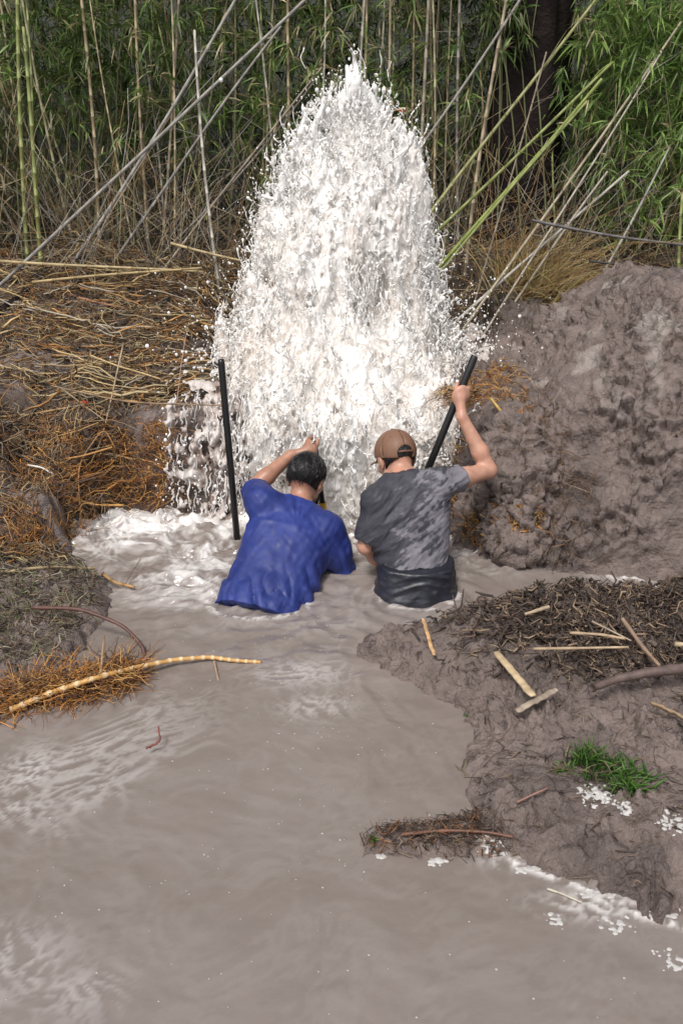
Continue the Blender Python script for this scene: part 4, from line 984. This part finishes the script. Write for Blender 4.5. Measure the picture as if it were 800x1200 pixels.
# front faces of the banks: hanging fibrous roots
def hanging(n, xr, z0r, Lr, rr, opts, yoff=(-.06, .04), face=None):
    x = rng.uniform(*xr, n); zt = rng.uniform(*z0r, n); L = rng.uniform(*Lr, n); K = 6; t = np.linspace(0, 1, K)
    dx = rng.normal(0, .9, n)*L; X = x[:, None]+dx[:, None]*t+rng.normal(0, .012, (n, K)); Zz = zt[:, None]-L[:, None]*t*rng.uniform(.2, 1, (n, 1))+rng.normal(0, .01, (n, K))
    # find the face of the bank: the Y where the ground reaches that height
    ys = np.arange(3.6, 5.2, .01); G = hgt(X[:, :, None], ys[None, None]); j = np.argmax(G > Zz[:, :, None], axis=2); Y = ys[j]
    Y = np.where(zt[:, None] > .3, np.maximum(Y, face or 0), Y); Y = Y.mean(1, keepdims=True)+np.clip(Y-Y.mean(1, keepdims=True), -.02, .02)-.015+rng.uniform(*yoff, n)[:, None]+rng.normal(0, .008, (n, K))
    return tubes(np.stack([X, Y, Zz], -1), rng.uniform(*rr, n)[:, None]*np.linspace(1, .5, K), 4, cols(n, opts), .8)
OR = [(.52, .23, .05), (.38, .15, .035), (.18, .08, .035), (.09, .05, .035), (.55, .32, .11)]
a = hanging(1900, (-1.75, -.98), (.08, .55), (.03, .15), (.0012, .0032), OR)
b = hanging(500, (-2.3, -1.2), (.2, .62), (.08, .3), (.0015, .0035), [(.2, .12, .07), (.1, .07, .05), (.35, .25, .14)])
V, F, c = join([a, b]); tag(obj('root_tangle', V, F, M_root, col=c), 'rusty orange roots hanging from the cut face of the left bank', 'roots', kind='stuff')
a = hanging(2600, (.52, .98), (.08, .84), (.03, .13), (.0012, .0034), OR+[(.5, .3, .08)], (-.03, .04), 4.0)
b = hanging(250, (.9, 1.25), (.1, .8), (.05, .2), (.0012, .003), [(.2, .12, .07), (.12, .08, .05)])
V, F, c = join([a, b]); tag(obj('root_tangle', V, F, M_root, col=c), 'orange root tangle sticking out of the mud mound beside the raised hand', 'roots', kind='stuff')
inB = lambda x, y: (sdpoly(x, y, B_poly) > .02) & (np.exp(-(((x-1.2)/.75)**2+((y-2.75)/.33)**2)*1.3)+rng.normal(0, .12, len(x)) > .35)
DK = [(.12, .075, .055), (.055, .038, .03), (.17, .12, .085), (.28, .20, .13), (.085, .06, .048), (.06, .042, .034)]
a = litter(8500, (.25, 2.3), (2.2, 3.3), (.02, .13), (.0016, .0062), DK, lift=.045, up=.35, mask=inB, K=5, flat=.35)
inB2 = lambda x, y: sdpoly(x, y, B_poly) > .01
b = litter(900, (.3, 1.6), (1.5, 3.2), (.02, .10), (.0008, .0022), DK, lift=.008, up=.2, mask=inB2)
inF = lambda x, y: sdpoly(x, y, B2_poly) > -.008
d = litter(3500, (.0, .6), (1.6, 2.3), (.02, .07), (.0007, .002), DK+[(.3, .13, .05)], lift=.022, up=.4, mask=inF)
V, F, c = join([a, b, d]); stuff('plant_debris', V, F, c)
inC = lambda x, y: sdpoly(x, y, C_poly) > .02
a = litter(2600, (-2.1, -.9), (2.7, 3.9), (.03, .2), (.001, .0036), [(.20, .19, .10), (.32, .28, .2), (.10, .07, .05), (.2, .13, .08), (.05, .04, .03)], lift=.03, up=.3, mask=inC)
V, F, c = a; stuff('wet_straw', V, F, c)
mm = lambda x, y: (sdpoly(x, y, A_poly) > .05)
V, F, c = litter(420, (.8, 2.3), (3.7, 4.9), (.02, .12), (.0008, .002), [(.16, .11, .08), (.3, .2, .1), (.1, .07, .06)], lift=.008, mask=mm); stuff('mud_fibres', V, F, c)

# ------------------------------------------------------------------ single sticks, stalks and roots lying about
def stick(name, pts, r, cc, label, cat, group=None, m=M_cane, lift=.012, sides=7, taper=.8, wig=.0, nodes=0):
    """pts: photo pixels with either a depth Y or None to lie on the ground"""
    Q = np.array([at(a, b, Y) if Y else onground(a, b)+np.array([0, 0, lift+r*.6]) for a, b, Y in pts])
    K = max(8, len(Q)*5); s = np.linspace(0, len(Q)-1, K); 
    # Catmull-like smoothing
    P = np.stack([np.interp(s, np.arange(len(Q)), Q[:, d]) for d in range(3)], 1)
    if len(Q) > 2:
        for _ in range(3): P[1:-1] = (P[:-2]+2*P[1:-1]+P[2:])/4
    if nodes:
        s2 = np.linspace(0, K-1, nodes*4); P = np.stack([np.interp(s2, np.arange(K), P[:, d]) for d in range(3)], 1); K = nodes*4
        rad = np.tile([1.18, .92, .88, .95], nodes)*np.linspace(1, taper, K)*r; c = np.broadcast_to(cc, (K, 3)).copy(); c[::4] *= .4
    else:
        rad = np.linspace(1, taper, K)*r*rng.uniform(.85, 1.12, K); c = np.broadcast_to(cc, (K, 3))*rng.uniform(.8, 1.15, (K, 1))
    P = P+rng.normal(0, wig, P.shape)
    V, F, c = tubes(P[None], rad[None], sides, c[None])
    return tag(obj(name, V, F, m, col=c), label, cat, group)
B_ = 'sticks lying on the banks'
stick('cane_stalk', [(60, 420, None), (125, 421, None), (192, 416, None)], .009, ORG, 'orange-tan cane stalk lying level on the left bank below the thicket litter', 'stalk', B_, nodes=5)
stick('reed_stalk', [(145, 402, 4.75), (120, 515, 4.38), (97, 562, 4.3)], .005, (.42, .32, .19), 'pale reed stalk leaning down the cut face of the left bank', 'stalk', B_, nodes=6)
stick('reed_stalk', [(60, 452, 4.6), (150, 472, 4.35), (262, 475, 4.25)], .0055, (.30, .2, .12), 'long brown stalk pointing right from the left bank toward the black upright pole', 'stalk', B_, nodes=7)
stick('reed_stalk', [(72, 455, 4.55), (122, 492, 4.4)], .004, TAN, 'short tan stalk crossing under the long brown stalk on the left bank', 'stalk', B_)
stick('reed_stalk', [(218, 392, 4.75), (212, 430, 4.6), (207, 476, 4.4)], .003, (.4, .22, .15), 'thin reddish stem leaning at the left edge of the frothy water', 'stem', B_)
stick('root', [(68, 578, 4.2), (110, 592, 4.18), (145, 592, 4.15)], .007, (.5, .26, .07), 'thick orange root poking out just above the white water at the left bank', 'root', B_, M_root)
stick('root', [(60, 540, 4.3), (95, 535, 4.25), (132, 524, 4.25)], .006, (.48, .25, .08), 'orange root crossing the upper face of the left bank', 'root', B_, M_root)
stick('twig', [(33, 545, 4.15), (50, 548, 4.12), (63, 556, 4.12)], .006, (.72, .66, .58), 'small bleached white twig on the left bank', 'twig', B_)
stick('root', [(98, 640, 4.0), (90, 545, 4.25), (122, 500, 4.35), (135, 525, 4.3)], .004, (.35, .18, .07), 'thin orange root looping down the left bank face', 'root', B_, M_root)
stick('log', [(-12, 380, None), (14, 362, None), (34, 345, None)], .035, (.16, .07, .045), 'short reddish-brown rotten log at the left edge of the bank', 'log', B_, M_bark, taper=.6)
stick('branch', [(80, 348, None), (110, 357, None), (150, 365, None)], .012, (.34, .16, .08), 'russet branch lying among the litter of the left bank', 'branch', B_)
stick('reed_stalk', [(0, 372, None), (60, 360, None), (130, 374, None)], .006, STRAW, 'straw-coloured stalk lying beside the reddish-brown rotten log', 'stalk', B_, nodes=6)
stick('reed_stalk', [(30, 395, None), (90, 384, None), (170, 390, None)], .006, TAN, 'tan stalk lying across the middle of the left bank litter', 'stalk', B_, nodes=6)
stick('reed_stalk', [(0, 492, None), (40, 488, None), (85, 480, None)], .007, (.42, .28, .14), 'tan stalk lying at the left edge above the grey mud patch', 'stalk', B_, nodes=4)
stick('reed_stalk', [(0, 580, None), (20, 590, None), (42, 600, None)], .007, TAN, 'tan stalk end at the left edge above the lower bank', 'stalk', B_)
stick('reed_stalk', [(0, 675, None), (55, 668, None), (112, 670, None)], .009, (.42, .32, .17), 'tan cane lying level across the low bank left of the pool', 'stalk', B_, nodes=4)
stick('reed_stalk', [(120, 672, 3.42), (135, 683, 3.4), (158, 688, 3.37)], .009, ORG, 'stubby orange-tan stalk tip over the water left of the blue shirt', 'stalk', B_, nodes=3)
stick('branch', [(38, 712, 3.02), (95, 713, 2.98), (145, 733, 2.92), (168, 758, 2.84), (171, 778, 2.80)], .009, (.12, .055, .045), 'dark red-brown branch arching down into the pool at the left', 'branch', B_, M_root)
stick('twig', [(20, 645, 3.75), (60, 652, 3.7), (110, 690, 3.45)], .004, (.09, .07, .06), 'thin dark twig over the low left bank', 'twig', B_)
stick('twig', [(145, 688, 3.4), (155, 670, 3.5), (165, 655, 3.6)], .0025, (.16, .11, .09), 'hair-thin dark twig standing in the white water left of the blue shirt', 'twig', B_)
# the drifting rhizome with its matted roots
root = empty('reed_root', onz(150, 790), 'segmented orange rhizome with a mat of rusty roots floating at the left', 'root clump')
Q = np.array([onz(a, b, h_) for a, b, h_ in ((12, 832, .03), (60, 812, .05), (110, 795, .07), (160, 782, .05), (205, 773, .035), (245, 770, .03), (275, 774, .018), (306, 776, .01))])
K = 22; s = np.linspace(0, 7, K*4); P = np.stack([np.interp(s, np.arange(8), Q[:, d]) for d in range(3)], 1)
for _ in range(6): P[1:-1] = (P[:-2]+2*P[1:-1]+P[2:])/4
rad = np.tile([1.12, .9, .9, 1.0], K)*np.linspace(.0125, .0075, K*4); c = np.broadcast_to((.56, .31, .10), (K*4, 3)).copy(); c[::4] = (.75, .6, .38)
V, F, c = tubes(P[None], rad[None], 8, c[None]); obj('rhizome', V, F, M_root, root, col=c)
def rootmat(n, A, B, spread, L, opts, rr=(.001, .0028), zz=(0, .05)):
    a = rng.random((n, 1)); c0 = np.array(A)*(1-a)+np.array(B)*a+rng.normal(0, 1, (n, 3))*np.array(spread); c0[:, 2] = rng.uniform(*zz, n)
    K = 6; st = rng.normal(0, 1, (n, K, 3))*np.array([1, 1, .6]); st = st*.45+rng.normal(0, 1, (n, 1, 3))*np.array([1, 1, .5]); P = c0[:, None]+np.cumsum(st, 1)*rng.uniform(*L, n)[:, None, None]/K
    P[..., 2] = np.abs(P[..., 2]-.0)
    return tubes(P, rng.uniform(*rr, n)[:, None]*np.linspace(1, .5, K), 4, cols(n, opts))
V, F, c = rootmat(2800, onz(0, 826), onz(155, 795), (.02, .045, .0), (.03, .085), OR); 
tag(obj('root_mat', V, F, M_root, root, col=c), kind='stuff')
for q in (lerp_line(onz(251, 775, .02), onz(256, 798, .0), 4), lerp_line(onz(118, 795, .05), onz(122, 745, .12), 4)):
    V, F, c = tubes(q[None], .005, 5, (.32, .22, .15)); obj('rootlet', V, F, M_root, root, col=c)
stick('twig', [(172, 877, 2.2), (182, 872, 2.22), (188, 868, 2.22), (186, 852, 2.27)], .004, (.22, .06, .05), 'small dark-red twig floating in the open pool', 'twig', 'bits floating on the pool', M_root, wig=.001)
stick('straw', [(372, 815, None), (400, 812, None)], .0025, (.3, .27, .24), 'short grey straw drifting in front of the gap between the two people', 'straw', 'bits floating on the pool', lift=-.002)
stick('straw', [(365, 868, None), (392, 858, None), (416, 852, None)], .0022, (.22, .2, .19), 'long dark straw drifting in the middle of the pool', 'straw', 'bits floating on the pool', lift=-.003)
# right spit
S_ = 'sticks on the debris heap'
def slab(px0, px1, w_, label, cc, name='wood_splinter', lift=.05):
    p0 = onground(*px0)+np.array([0, 0, lift]); p1 = onground(*px1)+np.array([0, 0, lift]); P = lerp_line(p0, p1, 18); P[1:-1] += rng.normal(0, .0012, (16, 3))
    V, F, c = tubes(P[None], (w_*np.interp(np.linspace(0, 1, 18), [0, .04, .2, .6, .95, 1], [.62, .9, 1, .95, 1, .7])*rng.uniform(.96, 1.04, 18))[None], 8, np.array(cc)*rng.uniform(.6, 1.05, (1, 18, 1)), flat=.4)
    return tag(obj(name, V, F, M_cane, col=c), label, 'splinter', S_)
slab((580, 778), (623, 830), .016, 'thick pale yellow wood splinter slanting across the debris heap', (.58, .44, .27))
slab((495, 738), (508, 781), .009, 'short orange wood splinter sticking out at the tip of the mud spit', (.55, .33, .16))
slab((760, 838), (806, 860), .017, 'tan broken wood end at the right edge below the long dark branch', (.38, .26, .16))
slab((650, 822), (603, 848), .012, 'grey-tan flattened stalk lying just under the thick pale splinter', (.40, .32, .24))
stick('branch', [(690, 832, None), (720, 820, None), (760, 812, None), (812, 806, None)], .013, (.13, .09, .08), 'long dark branch running to the right edge of the debris heap', 'branch', S_, M_root, taper=1.5, lift=.08)
stick('stick', [(725, 750, None), (748, 783, None), (768, 806, None)], .009, (.24, .16, .11), 'brown stick slanting down onto the long dark branch', 'stick', S_, lift=.085)
stick('stick', [(664, 766, None), (700, 768, None), (728, 773, None)], .006, (.42, .30, .19), 'upper of two level tan sticks in the middle of the debris heap', 'stick', S_, lift=.085)
stick('stick', [(622, 785, None), (680, 784, None), (732, 783, None)], .006, (.42, .31, .2), 'lower of two level tan sticks in the middle of the debris heap', 'stick', S_, lift=.085)
stick('stick', [(785, 780, None), (815, 781, None)], .009, (.5, .38, .24), 'pale stick end at the right edge above the long dark branch', 'stick', S_, lift=.085)
stick('stick', [(640, 735, None), (612, 744, None)], .008, (.45, .34, .23), 'short tan stick on the far crest of the debris heap', 'stick', S_, lift=.085)
stick('stick', [(690, 752, None), (735, 775, None)], .004, (.35, .27, .2), 'thin pale stick crossing the level tan sticks', 'stick', S_, lift=.085)
stick('stick', [(604, 945, None), (625, 935, None), (641, 928, None)], .004, (.24, .13, .1), 'thin red-brown stick lying on bare mud left of the green grass', 'stick', S_)
stick('stick', [(640, 1046, None), (658, 1052, None), (680, 1062, None)], .0035, (.5, .45, .36), 'thin bleached straw floating off the lower edge of the mud spit', 'straw', S_)
stick('root', [(470, 985, None), (520, 980, None), (570, 982, None), (600, 988, None)], .005, (.17, .08, .05), 'dark red root running along the small muddy finger', 'root', S_, M_root, lift=.02)
stick('stick', [(540, 712, None), (543, 690, 3.22)], .004, (.1, .08, .07), 'short dark twig poking up beside the dark trousers', 'twig', S_, lift=0)
stick('stick', [(535, 716, None), (530, 697, 3.2)], .0035, (.13, .09, .08), 'crooked dark twig leaning left next to the dark trousers', 'twig', S_, lift=0)
stick('stalk', [(574, 466, 4.1), (585, 480, 4.06), (596, 494, 4.05)], .0085, (.62, .42, .12), 'bright yellow stalk stuck in the orange roots behind the raised hand', 'stalk', S_)
stick('straw', [(648, 565, None), (690, 580, None)], .003, (.3, .22, .15), 'thin straw lying on the middle of the mud mound', 'straw', S_)

# grass tufts
def tuft(px, py, n, L, label, spread=.04, lean=.4, dry=.05, name='grass_tuft'):
    b = onground(px, py); x = b[0]+rng.normal(0, spread, n); y = b[1]+rng.normal(0, spread*.6, n); B = np.stack([x, y, hgt(x, y)-.005], 1)
    K = 6; t = np.linspace(0, 1, K); a = rng.uniform(0, 2*math.pi, n); l = rng.uniform(.5, 1, n)*L; o = rng.uniform(.2, 1, n)*lean
    P = B[:, None]+np.stack([np.cos(a)[:, None]*o[:, None]*t**1.6*l[:, None]*1.3, np.sin(a)[:, None]*o[:, None]*t**1.6*l[:, None]*1.1-.2*t*l[:, None], l[:, None]*(t-.55*o[:, None]*t**2.4)], -1)
    g = cols(n, [(.09, .22, .035), (.13, .29, .05), (.20, .34, .10), (.06, .13, .025)]); k = rng.random(n) < dry; g[k] = (.3, .26, .14)
    V, F, c = tubes(P, (rng.uniform(.0022, .004, n)[:, None])*np.array([1, 1.1, 1, .8, .5, .08]), 4, g, .25)
    return tag(obj(name, V, F, M_grass, col=c), label, 'grass')
tuft(733, 915, 120, .10, 'bright green grass tuft, the larger one on the mud spit', .036, .9)
tuft(683, 893, 70, .11, 'small upright grass tuft left of the larger tuft on the mud spit', .018, .5)
tuft(704, 905, 90, .09, 'low grass linking the small and the larger green tufts', .035, 1.0, .25)
tuft(660, 902, 30, .05, 'yellowing grass wisps at the left end of the green tufts', .02, 1.0, .6)
tuft(437, 985, 8, .06, 'few pale green blades at the tip of the muddy finger', .008, .9, .2)['kind'] = 'stuff'
tuft(545, 842, 12, .06, 'few green blades hanging over the left edge of the mud spit', .012, 1.0, .3)
tuft(535, 905, 40, .05, 'orange and yellow withered tuft at the waterline left of the mud spit', .015, 1.2, .95)
tuft(20, 705, 90, .06, 'olive withered grass on the low left bank', .09, 1.1, .75)['kind'] = 'stuff'

# foam lumps resting on the mud and at its edge
def foam(px, py, rx, ry, label, n=60, z=None):
    b = onground(px, py); f = Field((b[0]-rx-.04, b[1]-ry-.04, b[2]-.04), (b[0]+rx+.04, b[1]+ry+.04, b[2]+.06), .0022)
    for i in range(int(n*2)):
        q = rng.normal(0, .6, 2)*np.array([rx, ry]); x, y = b[0]+q[0], b[1]+q[1]; r = rng.uniform(.0012, .0048)
        if abs(q[0]) > rx or abs(q[1]) > ry: continue
        f.ell((x, y, max(float(hgt(x, y)), 0)+r*.3), (r*1.6, r*1.2, r*.6), k=.004)
    V, F = f.mesh(); return tag(obj('foam_patch', V, F, M_froth, col=np.full((len(V), 3), (.50, .48, .46))), label, 'foam', 'foam patches along the mud spit')
foam(700, 932, .055, .045, 'largest white foam lump, on the mud just below the green grass', 110)
foam(730, 950, .03, .02, 'small thin foam streak right of the largest foam lump', 30)
foam(512, 1010, .03, .02, 'foam lump below the middle of the muddy finger', 30)
foam(575, 990, .04, .03, 'foam cluster where the muddy finger meets the spit', 50)
foam(445, 1003, .015, .012, 'tiny foam dab under the tip of the muddy finger', 14)
foam(790, 965, .05, .04, 'foam lump at the right edge beside the green grass', 45)
foam(650, 1080, .03, .025, 'foam dabs on the water below the mud spit', 16)
foam(720, 1085, .06, .03, 'row of foam dabs floating under the lower end of the spit', 26)
foam(785, 1130, .04, .04, 'foam dabs on the water in the lower right corner', 22)
foam(770, 1072, .06, .012, 'narrow white foam strip along the lower right shore', 40)
foam(700, 1050, .06, .012, 'narrow foam line along the middle of the lower shore', 34)
foam(620, 1020, .05, .012, 'narrow foam line along the upper part of the lower shore', 30)
# small red leaves
def red_leaf(px, py, Y, label):
    p = at(px, py, Y) if Y else onground(px, py)+np.array([0, 0, .03])
    V, F, c = leaves(np.array([p, p+.004]), np.array([[.6, -.2, .5], [-.5, -.1, .3]]), np.array([.045, .04]), np.array([.011, .009]), np.array([(.65, .06, .02)]*2))
    tag(obj('red_leaf', V, F, M_leaf, col=c), label, 'leaf', 'red leaves')
red_leaf(470, 132, 5.0, 'tiny red leaf tossed up beside the top of the burst')
red_leaf(130, 422, None, 'small red leaf touching the orange-tan stalk on the left bank')
red_leaf(101, 473, 4.35, 'small orange-red leaf lower on the left bank')
